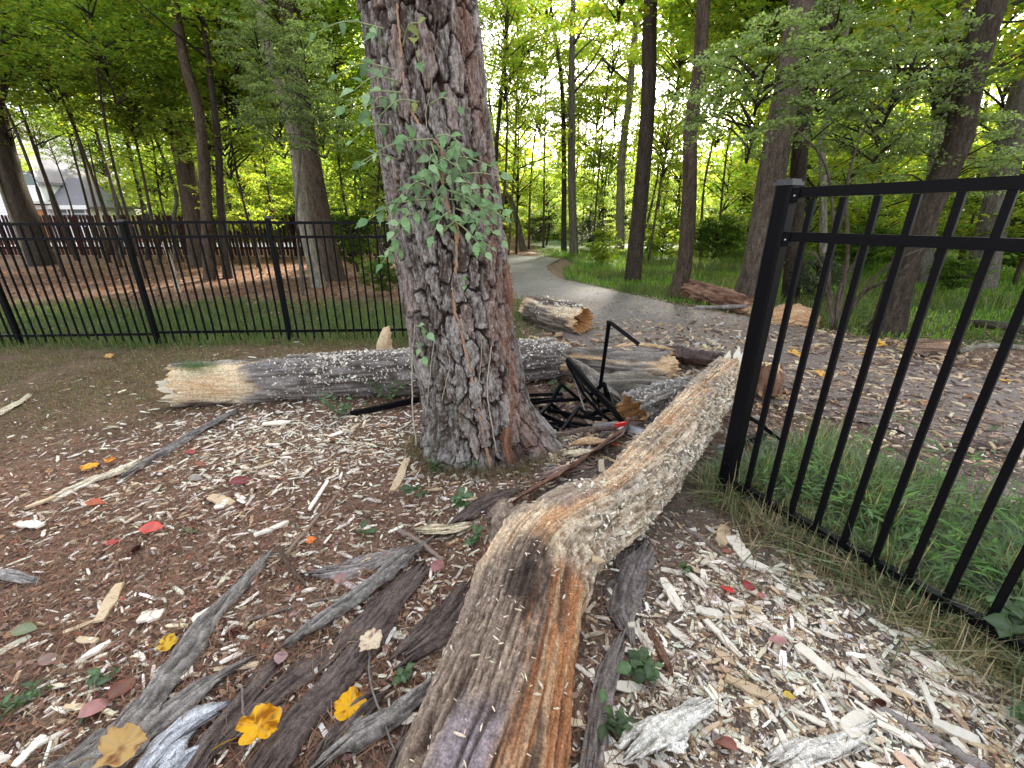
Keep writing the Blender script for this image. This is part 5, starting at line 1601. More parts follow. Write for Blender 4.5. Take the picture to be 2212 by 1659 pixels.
struct('leaf_litter', inst('leaf_litter', BV, BF, np.c_[p, gz(p) + rng.uniform(.002, .012, n)], rots(n, .35, rng), np.c_[ls, ls * rng.uniform(.5, 1, n), ls * rng.uniform(.5, 2.5, n)], cl, M_LEAFLIT, smooth=True), 'stuff', 'dead brown and reddish leaf fragments on the ground')
# litter in the wood and clearing
n = 26000
x = rng.uniform(-16, 3, n); y = rng.uniform(5.6, 24, n)
k = ~in_path(x, y, -.3) & ~((y < 7.6) & (rng.random(n) < .8)) & ~((x > .9) & (y > 6))
p = np.c_[x[k], y[k]]
n = len(p)
ls = rng.uniform(.04, .10, n)
struct('leaf_litter', inst('leaf_litter', BV, BF, np.c_[p, gz(p) + .015], rots(n, .35, rng), np.c_[ls, ls, ls], pick([(0.28, 0.14, 0.075), (0.17, 0.08, 0.05), (0.36, 0.22, 0.12), (0.4, .28, .2), (.42, .27, .04)], n, rng, [.36, .26, .22, .13, .03]), M_LEAFLIT, smooth=True), 'stuff', 'rusty dead leaves covering the ground of the wood')
# pine needles
NV = np.array([[-.5, .5, 0], [-.5, -.5, 0], [0, -.5, .06], [0, .5, .06], [.5, -.2, 0], [.5, .2, 0]])
NF = np.array([[0, 1, 2, 3], [3, 2, 4, 5]])
p = sample_ground(24000, [(400, 1250, 2, 1.2, .9), (150, 1000, 1.4, 1.2, .6), (1550, 1180, .4, .4, .8)], .25, rng, far=.30)
n = len(p)
l = rng.uniform(.05, .14, n)
struct('pine_needles', inst('pine_needles', NV, NF, np.c_[p, gz(p) + rng.uniform(.004, .022, n)], rots(n, .12, rng), np.c_[l, np.full(n, .0022), l], pick([(0.26, .13, .08), (.17, .09, .06), (.33, .2, .12), (.22, .15, .1)], n, rng), M_BIT), 'stuff', 'fallen brown pine needles')
# debris on the path and near the right fence
n = 95000
x = rng.uniform(-.3, 8, n); y = rng.uniform(2.4, 16, n)
dens = .06 + ss(11.5, 5.5, y + .25 * np.abs(x - 2)) * (.35 + .65 * (vn(x * 1.5, y * 1.5, 0, 8) > .4))
k = rng.random(n) < dens
p = np.c_[x[k], y[k]]; n = len(p)
ls = np.clip(np.exp(rng.normal(-3.4, .5, n)), .012, .10)
struct('path_debris', inst('path_debris', BV, BF, np.c_[p, gz(p) + .006], rots(n, .2, rng), np.c_[ls, ls * rng.uniform(.25, .8, n), ls * rng.uniform(.5, 1.5, n)],
       pick([(0.36, .24, .17), (.20, .135, .10), (.48, .33, .22), (.10, .07, .06), (.58, .44, .31), (.42, .32, .28)], n, rng, [.27, .20, .20, .14, .07, .12]), M_BIT, smooth=True), 'stuff', 'bark crumbs and leaves scattered over the asphalt')
n = 3600
x = rng.uniform(.2, 5.5, n); y = rng.uniform(2.6, 7.2, n)
k = rng.random(n) < ss(7.2, 4.2, y) * (.3 + (vn(x * 2, y * 2, 0, 18) > .5))
p = np.c_[x[k], y[k]]; n = len(p)
l = rng.uniform(.03, .14, n)
struct('path_debris', inst('path_splinters', CV, CF, np.c_[p, gz(p) + .01], rots(n, .2, rng), np.c_[l, l * rng.uniform(.12, .3, n), l * .12],
       pick([(.5, .36, .22), (.62, .5, .36), (.2, .15, .12), (.12, .09, .08)], n, rng, [.3, .25, .25, .2]), M_BIT), 'stuff', 'splinters and bark strips scattered over the asphalt')


# ================================================================= GRASS
def blades(name, x, y, h, wdt, pal, p, seed, label, lean=.5, seg=2, zoff=0):
    rng = np.random.default_rng(seed)
    n = len(x)
    h = np.broadcast_to(h, (n,)) * rng.uniform(.5, 1.3, n)
    a = rng.uniform(0, 2 * PI, n); ln = np.abs(rng.normal(0, lean, n))
    d = np.c_[np.cos(a), np.sin(a)]; s = np.c_[-np.sin(a), np.cos(a)]
    w_ = np.broadcast_to(wdt, (n,)) * rng.uniform(.7, 1.3, n)
    b = np.c_[x, y, gz(np.c_[x, y]) + zoff - .005]
    V = []
    for f, wf in ((0, .7), (.5, 1.0), (1.0, .06)):
        off = d * (ln * h * f ** 1.7)[:, None]
        z = h * (f - .28 * ln * f ** 2)
        c_ = np.c_[b[:, 0] + off[:, 0], b[:, 1] + off[:, 1], b[:, 2] + z]
        V += [c_ + np.c_[s * (w_ * wf / 2)[:, None], np.zeros(n)], c_ - np.c_[s * (w_ * wf / 2)[:, None], np.zeros(n)]]
    V = np.stack(V, 1)
    base = (np.arange(n) * 6)[:, None]
    F = np.concatenate([base + [0, 1, 3, 2], base + [2, 3, 5, 4]])
    cc = np.repeat(pick(pal, n, rng, p), 6, 0)
    return struct(name, mesh(name, V.reshape(-1, 3), F, M_GRASS, cc), 'stuff', label)


rng = np.random.default_rng(8)
GG = [(0.09, .14, .045), (.12, .185, .06), (.17, .21, .08), (.28, .23, .12)]
n = 52000
x = rng.uniform(-11, .4, n); y = rng.uniform(5.4, 9.4, n)
k = rng.random(n) < ss(9.4, 7.6, y) * (.35 + .65 * ss(5.4, 6.2, y)) * (.3 + .7 * (vn(x * 1.2, y * 1.2, 0, 3) > .35))
blades('grass', x[k], y[k], .10, .008, GG, [.4, .35, .2, .05], 1, 'green grass strip behind the black fence', .5)
# dull sparse lawn before the left fence
n = 60000
x = rng.uniform(-7, 0, n); y = rng.uniform(2.2, 5.9, n)
k = rng.random(n) < ss(2.6, 5.0, y - x * .25 - .6) * (.2 + .8 * (vn(x * 1.6, y * 1.6, 0, 13) > .45))
blades('grass', x[k], y[k], .045, .005, [(.17, .165, .08), (.26, .19, .11), (.36, .27, .165), (.12, .14, .06)], [.3, .3, .2, .2], 2, 'thin dull grass on the bare ground before the fence', .9)
# weeds along the fence foot
n = 2600
s = rng.uniform(0, 6, n)
xy = start[None] + dv_[None] * (s * PAN)[:, None]
blades('weeds', xy[:, 0] + rng.normal(0, .1, n), xy[:, 1] + rng.normal(0, .12, n), .17, .008, GG, [.25, .35, .25, .15], 3, 'taller weeds along the foot of the black fence', .7)
# meadow right
n = 95000
x = rng.uniform(.8, 22, n); y = rng.uniform(5, 24, n)
_, _, md, _, _ = zone_w(x, y)
k = (rng.random(n) < md * np.clip(12 / y, 0, 1)) & ~in_path(x, y, .05)
k2 = k & (fbm(x * .7, y * .7, 0, 55, 3) > .52); k = k & ~k2
blades('grass', x[k2], y[k2], .22, .014, [(.09, .13, .035), (.14, .17, .05), (.22, .2, .08), (.10, .17, .03)], [.3, .3, .15, .25], 14, 'taller dull green weeds mixed through the meadow', .6)
blades('grass', x[k], y[k], np.where(y[k] > 12, .17, .11), .016, [(.15, .27, .03), (.20, .34, .04), (.10, .19, .03), (.28, .34, .08)], [.35, .3, .25, .1], 4, 'bright green meadow grass under the trees past the path', .5)  # sunlit brightness of the meadow is put into these blade colours
# near right grass
n = 26000
s = rng.uniform(-.15, 2.2, n); o_ = rng.gamma(2.2, .28, n) - .08
nrm = np.array([.883, .473])
x = qr[0] + dr[0] * s + nrm[0] * o_; y = qr[1] + dr[1] * s + nrm[1] * o_
k = (o_ < 1.35) & (rng.random(n) < .18 + .82 * (vn(x * 3.2, y * 3.2, 0, 9) > .45))
blades('grass', x[k], y[k], np.where(vn(x[k] * 5, y[k] * 5, 0, 4) > .5, .26, .15), .0085, [(.10, .15, .075), (.15, .21, .11), (.21, .26, .15), (.36, .31, .2)], [.3, .3, .2, .2], 5, 'long green grass growing through the right fence panel', 1.0)
n = 3600
s = rng.uniform(-.1, 1.8, n); o_ = rng.normal(.0, .07, n)
blades('grass', qr[0] + dr[0] * s + nrm[0] * o_, qr[1] + dr[1] * s + nrm[1] * o_, .18, .0038, [(.52, .42, .28), (.36, .30, .18), (.20, .25, .12)], [.4, .3, .3], 6, 'dry straw coloured stalks at the foot of the right fence', 1.1)
# leafy stilt grass: broad little leaves on the right
n = 3600
s = rng.uniform(0, 2.0, n); o_ = rng.gamma(2.4, .25, n) + .02
x = qr[0] + dr[0] * s + nrm[0] * o_; y = qr[1] + dr[1] * s + nrm[1] * o_
pp = np.c_[x, y]
ls = rng.uniform(.03, .075, n)
struct('ground_cover', inst('ground_cover', LV * [1.4, .38, 1], LF, np.c_[pp, gz(pp) + rng.uniform(.04, .24, n)], rots(n, .8, rng), ls, pick([(.11, .19, .08), (.14, .24, .11), (.18, .27, .14)], n, rng), M_SHRUB), 'stuff', 'leafy green undergrowth behind the right fence panel')
# thin grass round the right chips, path edges, wreckage
n = 3500
x = rng.uniform(.2, 2.2, n); y = rng.uniform(.7, 2.2, n)
k = vn(x * 4, y * 4, 0, 77) > .6
blades('grass', x[k], y[k], .06, .003, [(.22, .18, .11), (.12, .13, .06), (.3, .24, .16)], [.4, .3, .3], 7, 'wisps of dry grass among the chips on the right', 1.2)
n = 5000
x = rng.uniform(.1, 1.4, n); y = rng.uniform(3.4, 6.4, n)
k = vn(x * 2.5, y * 2.5, 0, 78) > .58
blades('grass', x[k], y[k], .06, .006, [(.10, .14, .05), (.15, .17, .07), (.22, .18, .1)], [.4, .3, .3], 8, 'patchy grass between the logs beyond the pine', .8)
n = 1800
a = rng.uniform(PI, 2 * PI, n); rr = .47 + np.abs(rng.normal(0, .09, n))
blades('weeds', TX[1] + np.cos(a) * rr, TY + np.sin(a) * rr, .09, .003, [(.2, .15, .1), (.12, .14, .06), (.28, .2, .13)], [.5, .25, .25], 9, 'dry wisps round the foot of the big pine', 1.0)


# ================================================================= LEAVES (single)
def leaf_outline(kind):
    if kind == 'toothed':
        xs = np.array([0, .1, .28, .40, .46, .58, .64, .76, .82, .92, 1.08])
        w_ = np.array([0, .14, .27, .31, .24, .27, .17, .19, .09, .05, 0])
        return xs, w_
    if kind == 'oval':
        xs = np.linspace(0, 1, 7)
        return xs, np.array([0, .22, .32, .34, .28, .15, 0])


def leaf_mesh(name, kind, mat, col, curl=.12, fold=.1, seed=0):
    rng = np.random.default_rng(seed)
    if kind == 'lobed':
        # broad lobed leaf as a fan with ripple
        na_ = 56
        angs = np.linspace(-PI, PI, na_ + 1)[:-1]
        lob = np.abs(np.cos(angs * 2.5 + .15 * seed)) ** .7
        rad = .5 * (0.70 + .20 * lob + .04 * np.cos(angs * 9 + seed) + .03 * rng.normal(0, 1, na_)) * (1 - .25 * np.exp(-((np.abs(angs) - PI) / .35) ** 2))
        rows = []
        for f_ in (1, .82, .62, .42, .22):
            rip = curl * (.22 * np.sin(angs * 3 + seed) * f_ ** 2 + .55 * (rad * 2 * f_) ** 2 * (.5 + .5 * np.sin(angs * 2 + seed * 2)) + .07 * np.sin(angs * 10) * f_)
            rows.append(np.c_[np.cos(angs) * rad * f_, np.sin(angs) * rad * .95 * f_, rip])
        V = np.vstack(rows + [[[0, 0, 0]]])
        k = np.arange(na_); k2 = (k + 1) % na_
        F = [np.concatenate([np.stack([k + r_ * na_, k2 + r_ * na_, k2 + (r_ + 1) * na_, k + (r_ + 1) * na_], -1) for r_ in range(4)]), np.stack([k + 4 * na_, k2 + 4 * na_, np.full(na_, 5 * na_)], -1)]
        f = fbm(V[:, 0] * 7, V[:, 1] * 7, seed, 4, 4)
        f2 = fbm(V[:, 0] * 26, V[:, 1] * 26, seed, 6, 2)
        cc = mixc(np.array(col) * np.array([.42, .28, .3]), np.array(col) * np.array([.85, .7, .8]), ss(.30, .40, f))
        cc = mixc(cc, np.array(col) * 1.15, ss(.40, .52, f + (f2 - .5) * .3))
        vein = np.abs(np.cos(np.arctan2(V[:, 1], V[:, 0]) * 2.5 + .15 * seed)) > .985
        cc = np.where(vein[:, None], cc * .8 + .06, cc)
        # stalk
        sv, sf = tube(np.array([[-.4, 0, 0], [-.6, .03, .02], [-.8, .0, .04]]), .012, 4)
        V2, F2 = join([(V, F), (sv, sf)])
        cc = np.vstack([cc, np.tile([np.array(col) * .6], (len(sv), 1))])
        me = mesh(name, V2, F2, mat, cc)
        return me
    xs, w_ = leaf_outline(kind)
    n = len(xs)
    z = -curl * xs ** 2
    V = np.vstack([np.c_[xs, w_, z + fold * w_], np.c_[xs, 0 * xs, z], np.c_[xs, -w_, z + fold * w_]])
    i = np.arange(n - 1)
    F = np.concatenate([np.stack([i, i + n, i + n + 1, i + 1], -1), np.stack([i + n, i + 2 * n, i + 2 * n + 1, i + n + 1], -1)])[:, ::-1]
    cc = np.tile([col], (len(V), 1)) * (1 + .5 * (rng.random((len(V), 1)) - .5))
    cc[n:2 * n] = cc[n:2 * n] * .7 + .08
    return mesh(name, V, F, mat, cc)


lvs = [leaf_mesh('vine_leaf', 'toothed', M_VINE, c, cu, fo, i) for i, (c, cu, fo) in enumerate([((.17, .33, .12), .25, .3), ((.11, .22, .07), .35, .2), ((.27, .42, .20), .15, .4), ((.24, .28, .05), .2, .25)])]

# climbing vine on the pine
vine = thing('climbing_vine', 'green leafed creeper climbing the big pine with toothed leaflets', 'vine', (TX[1], TY - .42, 0))
rg = random.Random(21)


def vstem(px, r, col=(.36, .22, .14), lift=.004, jitter=True):
    pts = np.array([trunk_hit(x, y, lift) for x, y in px])
    q = resample(pts, max(10, len(px) * 8))
    q = q + np.random.default_rng(len(px)).normal(0, .002, q.shape)
    V, F = tube(q, np.linspace(r, r * .7, len(q)), 7, up=(.1, 1, 0))
    part('stem', mesh('vine_stem', V, F, M_STEM, np.tile([col], (len(V), 1))), vine)


vstem([(1060, 1012), (1052, 975), (1042, 925), (1030, 870), (1022, 830), (1010, 780), (1002, 740), (993, 700), (982, 670), (980, 620), (986, 570), (985, 540), (985, 515), (975, 470), (960, 420), (955, 380), (955, 330), (935, 300)], .0115)
vstem([(1072, 975), (1060, 900), (1052, 840), (1058, 780), (1066, 710)], .0055, (.42, .33, .26))
vstem([(1048, 960), (1040, 880), (1035, 830), (1040, 770), (1038, 720)], .004, (.36, .27, .2))
vstem([(905, 1000), (893, 900), (890, 820), (893, 740), (897, 700)], .006, (.45, .40, .33))
vstem([(920, 900), (925, 850), (930, 800), (938, 740)], .0045, (.42, .36, .3))
vstem([(950, 880), (965, 820), (972, 780), (960, 740)], .0035, (.4, .33, .27))
vstem([(920, 290), (895, 250), (880, 220), (872, 170), (868, 120), (860, 40), (858, 10)], .0085, (.42, .25, .16))
vstem([(928, 300), (920, 250), (930, 200), (935, 150), (940, 90)], .0035, (.28, .24, .16))
vstem([(985, 530), (990, 500), (980, 470)], .009)
sprays = [((830, 62), (680, 72), 5), ((830, 100), (800, 60), 2), ((870, 100), (905, 50), 3), ((850, 150), (730, 162), 6), ((860, 175), (765, 195), 5), ((870, 200), (745, 232), 5), ((845, 215), (800, 240), 3),
          ((905, 220), (820, 250), 5), ((850, 270), (760, 305), 4), ((900, 125), (905, 135), 1), ((900, 75), (895, 82), 1), ((930, 225), (990, 232), 2), ((935, 300), (780, 350), 6), ((860, 345), (790, 352), 3),
          ((940, 295), (1005, 322), 5), ((930, 305), (955, 400), 5), ((950, 340), (1085, 372), 6), ((950, 370), (880, 425), 7), ((945, 380), (850, 440), 6), ((960, 395), (1080, 380), 4), ((965, 410), (1060, 470), 7),
          ((970, 430), (1090, 470), 7), ((985, 450), (1085, 520), 8), ((955, 420), (940, 470), 5), ((930, 430), (795, 475), 8), ((905, 460), (850, 500), 5), ((890, 490), (840, 540), 4), ((960, 465), (1050, 545), 7),
          ((970, 350), (1010, 400), 4), ((955, 440), (905, 395), 5), ((990, 400), (1040, 430), 5), ((1005, 515), (1060, 535), 3), ((870, 540), (825, 570), 5), ((940, 355), (985, 360), 4), ((995, 610), (1005, 618), 2),
          ((900, 705), (925, 720), 3), ((900, 740), (915, 770), 3), ((925, 330), (870, 300), 3), ((960, 500), (1010, 480), 5), ((940, 330), (925, 380), 4), ((955, 370), (1000, 420), 5), ((1060, 480), (1085, 465), 3),
          ((975, 455), (935, 510), 4), ((1000, 440), (1030, 500), 5), ((1030, 400), (1075, 440), 4), ((965, 320), (1010, 345), 4)]
for (a0_, a1_, nl) in sprays:
    A = trunk_hit(*a0_, lift=.015)
    Bp = ray(*a1_)
    # tip: a little in front of the bark or beside the trunk
    dist = np.linalg.norm(A - np.array([0, 0, CH]))
    tip = np.array([0, 0, CH]) + Bp / np.linalg.norm(Bp) * (dist - rg.uniform(.04, .12))
    if not (trunk_c(tip[2]) - .36 < tip[0] < trunk_c(tip[2]) + .36):
        tip = np.array([0, 0, CH]) + Bp / np.linalg.norm(Bp) * (dist + .02)
    mid = (A + tip) / 2 + np.array([0, -.03, .03])
    q = resample(np.array([A, mid, tip]), 10)
    V, F = tube(q, np.linspace(.0045, .002, 10), 4, up=(.1, 1, 0))
    part('stem', mesh('spray_stem', V, F, M_STEM, np.tile([(.30, .34, .18)], (len(V), 1))), vine)
    ax = tip - A; ax = ax / (np.linalg.norm(ax) + 1e-6)
    for j in range(nl):
        f = (j + 1) / nl
        pt = q[min(9, int(f * 9))]
        sgn = 1 if j % 2 else -1
        if j == nl - 1: sgn = 0
        side = np.cross(ax, [0, -1, 0]); side /= (np.linalg.norm(side) + 1e-6)
        dx_ = ax * (.55 if sgn else 1) + side * sgn * .8 + np.array([rg.gauss(0, .15), rg.gauss(-.25, .15), rg.gauss(-.25, .2)])
        dx_ /= np.linalg.norm(dx_)
        nrm_ = np.array([rg.gauss(0, .25), -.75, .65 + rg.gauss(0, .25)])
        dy_ = np.cross(nrm_, dx_); dy_ /= np.linalg.norm(dy_)
        dz_ = np.cross(dx_, dy_)
        s_ = rg.choice([.036, .05, .06, .07, .08]) * rg.uniform(.85, 1.15)
        yellow = a0_ in ((870, 100), (900, 75)) or (a0_ == (905, 220) and j < 2)
        o = bpy.data.objects.new('leaf', lvs[3] if yellow else lvs[rg.randrange(3)])
        Mx = Matrix(((dx_[0], dy_[0], dz_[0]), (dx_[1], dy_[1], dz_[1]), (dx_[2], dy_[2], dz_[2]))).to_4x4()
        o.matrix_world = Matrix.Translation(Vector(pt) - vine.location) @ Mx @ Matrix.Scale(s_, 4)
        o.parent = vine
        C.objects.link(o)

# hairy vine on the right flank
hv = thing('hairy_vine', 'thick hairy rust brown vine stem clinging to the right flank of the pine', 'vine', (TX[1] + .3, TY - .3, 0))
hp = [(1102, 1000), (1092, 950), (1102, 900), (1098, 840), (1100, 780), (1086, 735), (1100, 680), (1100, 620), (1090, 560), (1086, 520)]
pts = resample(np.array([trunk_hit(x, y, .004) for x, y in hp]), 90)
V, F = tube(pts, np.linspace(.014, .008, 90), 8, up=(.1, 1, 0))
part('stem', mesh('hairy_stem', V, F, M_STEM, np.tile([(.26, .13, .08)], (len(V), 1))), hv)
rng = np.random.default_rng(3)
n = 5200
k = rng.integers(0, 90, n)
thn = 1 - k / 90 * .6
pos = pts[k] + rng.normal(0, 1, (n, 3)) * np.array([.018, .006, .012]) * thn[:, None]
u = rng.normal(size=(n, 3)) * np.array([1, .5, .8]); u /= np.linalg.norm(u, axis=1)[:, None]
v = np.cross(u, [0, -1, .2]); v /= np.linalg.norm(v, axis=1)[:, None]
R_ = np.stack([u, v, np.cross(u, v)], -1)
l = rng.uniform(.02, .06, n) * thn
part('rootlets', inst('rootlets', NV, NF, pos, R_, np.c_[l, np.full(n, .0018), l], pick([(.28, .13, .08), (.36, .2, .13), (.18, .09, .06)], n, rng), M_BIT), hv, kind='stuff')


# fallen leaves, single
YEL = (0.78, 0.42, 0.02)
lf = []
LF_LIST = [  # x, y, size px, yaw, colour, kind, label, curl
    (556, 1562, 100, 40, YEL, 'lobed', 'big yellow lobed leaf with brown blotches on dark bark', .2),
    (757, 1528, 84, 100, YEL, 'lobed', 'bright yellow rounded leaf between two bark strips', .18),
    (255, 1605, 104, 30, (.50, .33, .13), 'lobed', 'crumpled tan and yellow leaf on the long bark slab', .35),
    (357, 1380, 44, 20, (.62, .40, .04), 'lobed', 'small yellow leaf beside the long bark slab', .2),
    (193, 1006, 36, 0, (.78, .38, .04), 'lobed', 'orange yellow leaf below the pale frayed wood', .15),
    (236, 992, 24, 60, (.75, .32, .04), 'lobed', 'little orange leaf right next to the orange yellow one', .15),
    (297, 1137, 48, 10, (.75, .12, .09), 'oval', 'coral red leaf lying flat in the pine straw', .1),
    (494, 1045, 56, 50, (.22, .035, .04), 'oval', 'dark crimson leaf on the chips', .3),
    (226, 1172, 26, 70, (.5, .07, .06), 'oval', 'small red leaf near the pine cone', .3),
    (182, 1084, 34, 20, (.55, .12, .05), 'oval', 'rust red leaf left of the chip bed', .3),
    (1584, 1282, 36, 110, (.72, .03, .02), 'oval', 'bright red leaf right of the bent log', .25),
    (1606, 1268, 36, 20, (.35, .02, .03), 'oval', 'deep red leaf next to the bright red one', .2),
    (800, 1387, 62, 0, (.68, .58, .40), 'lobed', 'pale cream lobed leaf on the dark bark slabs', .2),
    (936, 1240, 42, 70, (.38, .16, .15), 'oval', 'dusty pink leaf near the fork', .2),
    (600, 1432, 40, 100, (.48, .30, .29), 'oval', 'pale pink oval leaf left of the dark slabs', .15),
    (160, 1540, 60, 60, (.50, .24, .22), 'oval', 'pink folded leaf at the lower left', .4),
    (720, 1250, 34, 0, (.42, .23, .2), 'oval', 'pinkish brown leaf on the grey bark sheet', .2),
    (75, 1415, 40, 10, (.33, .21, .17), 'oval', 'brownish pink leaf at the left', .3),
    (230, 1500, 60, 80, (.22, .08, .05), 'oval', 'dark russet leaf beside the green sprig', .4),
    (20, 1355, 46, 10, (.22, .26, .14), 'oval', 'grey green oval leaf at the left edge', .2),
    (672, 1168, 24, 0, (.75, .22, .05), 'lobed', 'tiny orange leaf right of the broken stick', .3),
    (1050, 1185, 30, 0, (.45, .12, .05), 'oval', 'rust leaf on the chips behind the fork', .3),
    (1718, 763, 34, 0, (.70, .42, .10), 'lobed', 'yellow leaf on the path just right of the post', .2),
    (1772, 808, 36, 0, (.72, .45, .12), 'lobed', 'yellow leaf on the path further right behind pickets', .2),
    (1895, 746, 40, 0, (.75, .42, .05), 'lobed', 'yellow leaf by the foot of the leaning trunk', .2),
    (1700, 1388, 36, 160, (.55, .26, .26), 'oval', 'pink leaf in the right chip bed', .2),
    (1560, 1190, 20, 0, (.4, .1, .07), 'oval', 'small brown red leaf by the mottled stick', .2),
    (1635, 1285, 20, 0, (.55, .15, .15), 'oval', 'tiny pink leaf left of the dry grass', .2),
    (1590, 1630, 60, 120, (.30, .10, .07), 'oval', 'russet curled leaf at the bottom edge', .5),
    (1310, 955, 30, 0, (.75, .10, .05), 'oval', 'red leaf scrap beside the cream limb', .3),
    (400, 975, 20, 0, (.45, .05, .06), 'oval', 'tiny dark red leaf near the dark strip', .3),
    (1690, 1505, 26, 0, (.66, .45, .05), 'oval', 'small yellow leaf in the right chip bed', .3),
    (235, 765, 26, 0, (.6, .35, .12), 'lobed', 'tan leaf on the bare ground before the black fence', .3),
    (405, 1030, 30, 0, (.4, .36, .32), 'oval', 'grey leaf among the chips', .3),
    (1195, 1010, 40, 0, (.42, .28, .26), 'oval', 'dusty mauve leaf below the pine roots', .3),
    (420, 1000, 24, 0, (.3, .1, .06), 'oval', 'brown red leaf scrap by the dark strip', .3)]
for i, (x, y, sp, yaw, col, kind, lab, cu) in enumerate(LF_LIST):
    g = G(x, y, .0)
    z = float(gz(g[None, :2])[0]) + .03
    if i in (0, 2, 12): z += .045
    g = G(x, y, z - float(hgt(g[0], g[1])))
    me = leaf_mesh('fallen_leaf', kind, M_LEAFLIT, col, cu, .15, i)
    o = bpy.data.objects.new('fallen_leaf', me)
    s_ = sp / FPX * (g[1] * CP + CH * SP)
    o.location = (g[0], g[1], z)
    o.rotation_euler = (random.uniform(.0, .25), random.uniform(-.15, .15), math.radians(yaw))
    o.scale = (s_, s_, s_)
    C.objects.link(o)
    tag(o, lab, 'leaf')
# leaves scattered on path and ground, alike
rg = random.Random(8)
lm_y = leaf_mesh('yellow_leaf', 'lobed', M_LEAFLIT, (.66, .40, .08), .25, .1, 55)
lm_t = leaf_mesh('tan_leaf', 'lobed', M_LEAFLIT, (.45, .28, .16), .35, .1, 56)
lm_r = leaf_mesh('red_leaf', 'oval', M_LEAFLIT, (.36, .14, .10), .25, .1, 57)
lm_b = leaf_mesh('brown_leaf', 'lobed', M_LEAFLIT, (.26, .15, .10), .5, .1, 58)
for i in range(60):
    x, y = rg.uniform(1.2, 7), rg.uniform(3.0, 6.5)
    o = bpy.data.objects.new('fallen_leaf', rg.choice([lm_y, lm_t, lm_t]))
    o.location = (x, y, float(gz(np.array([[x, y]]))[0]) + .015)
    o.rotation_euler = (rg.gauss(0, .2), rg.gauss(0, .2), rg.uniform(0, 6.28))
    s_ = rg.uniform(.05, .10); o.scale = (s_, s_, s_)
    C.objects.link(o); tag(o, 'tan or yellow leaf fallen on the littered path', 'leaf', 'leaves fallen on the path')
for i in range(64):
    x, y = rg.uniform(-3.5, .0), rg.uniform(.8, 4.2)
    if abs(x) > y * 1.3 + .4: continue
    o = bpy.data.objects.new('fallen_leaf', rg.choice([lm_t, lm_r, lm_t, lm_b, lm_b]))
    o.location = (x, y, float(gz(np.array([[x, y]]))[0]) + .014)
    o.rotation_euler = (rg.gauss(0, .25), rg.gauss(0, .25), rg.uniform(0, 6.28))
    s_ = rg.uniform(.03, .065); o.scale = (s_, s_, s_ * .8)
    C.objects.link(o); tag(o, 'small brown or reddish leaf in the pine straw on the left', 'leaf', 'small leaves in the pine straw')


# ---- little plants
def sprout(x, y, n, h, label, spread=.08, size=.035, seed=0, col=None, name='seedling'):
    g = G(x, y)
    rg = random.Random(seed)
    t = thing(name, label, 'plant', tuple(g))
    parts = []
    tips = []
    for i in range(max(2, n // 4)):
        a = rg.uniform(0, 6.28); e = g + np.array([math.cos(a) * spread * rg.uniform(.3, 1), math.sin(a) * spread * rg.uniform(.3, 1), h * rg.uniform(.5, 1)])
        q = resample(np.array([g, (g + e) / 2 + [0, 0, h * .15], e]), 7)
        parts.append(tube(q, np.linspace(.0022, .001, 7), 4)); tips.append(q)
    V, F = join(parts)
    part('stem', mesh('seedling_stem', V, F, M_STEM, np.tile([(.16, .18, .08)], (len(V), 1))), t)
    for i in range(n):
        q = tips[i % len(tips)]
        p_ = q[rg.randrange(2, 7)]
        o = bpy.data.objects.new('leaf', SL[rg.randrange(len(SL))] if col is None else col)
        o.parent = t
        o.location = Vector(p_) - t.location
        o.rotation_euler = (rg.gauss(0, .35), rg.gauss(-.1, .35), rg.uniform(0, 6.28))
        s_ = size * rg.uniform(.6, 1.3); o.scale = (s_, s_, s_)
        C.objects.link(o)
    return t


SL = [leaf_mesh('sprout_leaf', 'oval', M_VINE, c, .25, .2, i) for i, c in enumerate([(.06, .13, .035), (.085, .17, .05), (.05, .10, .03)])]
sprout(1385, 1470, 34, .07, 'dark green plant tuft right of the log', .07, .05, 1)
sprout(1320, 1572, 22, .07, 'small green seedling between log and white chunk', .06, .04, 2)
sprout(875, 1478, 9, .05, 'tiny green seedling left of the log in dry grass', .03, .035, 3)
sprout(998, 1100, 12, .16, 'upright green sprig in front of the pine base', .05, .06, 4)
sprout(940, 1020, 14, .12, 'leafy sprig at the left root of the pine', .07, .06, 5)
sprout(1010, 1010, 10, .10, 'green sprig at the front root of the pine', .06, .06, 6)
sprout(905, 1080, 9, .10, 'dark green drooping sprig left below the pine', .07, .06, 7)
sprout(1025, 1180, 8, .09, 'slim green sprig at the fork of the log', .03, .05, 8)
sprout(790, 1165, 7, .06, 'grey green leafy seedling in the litter left', .03, .05, 9)
sprout(735, 905, 40, .22, 'leafy weed growing up beside the left log', .25, .06, 10)
sprout(840, 872, 40, .26, 'tangled weed between left log and big pine', .2, .05, 11)
sprout(870, 830, 24, .3, 'thin leafy weed against the left side of the pine', .12, .05, 12)
sprout(1200, 850, 30, .1, 'low green weed under the right end of the left log', .15, .06, 13)
sprout(2165, 1440, 26, .30, 'broad leaved weed wrapped round the fence bottom at the right', .14, .07, 14)
sprout(2195, 1560, 20, .2, 'dark leaved weed at the lower right corner', .1, .07, 15)
sprout(410, 1150, 12, .04, 'mossy green sprig in the red litter', .05, .03, 16)
sprout(225, 1455, 18, .04, 'green mossy sprig left of the long bark slab', .05, .035, 17)
sprout(30, 1525, 40, .05, 'pale yellow green moss clump at the lower left edge', .10, .03, 18)
sprout(200, 1530, 12, .04, 'grey green sprig below the mossy one', .04, .035, 19)
sprout(1560, 1050, 24, .18, 'leafy weed at the base of the corner post', .12, .05, 20)
sprout(1640, 1100, 24, .16, 'green weed beside the first right pickets', .12, .05, 21)
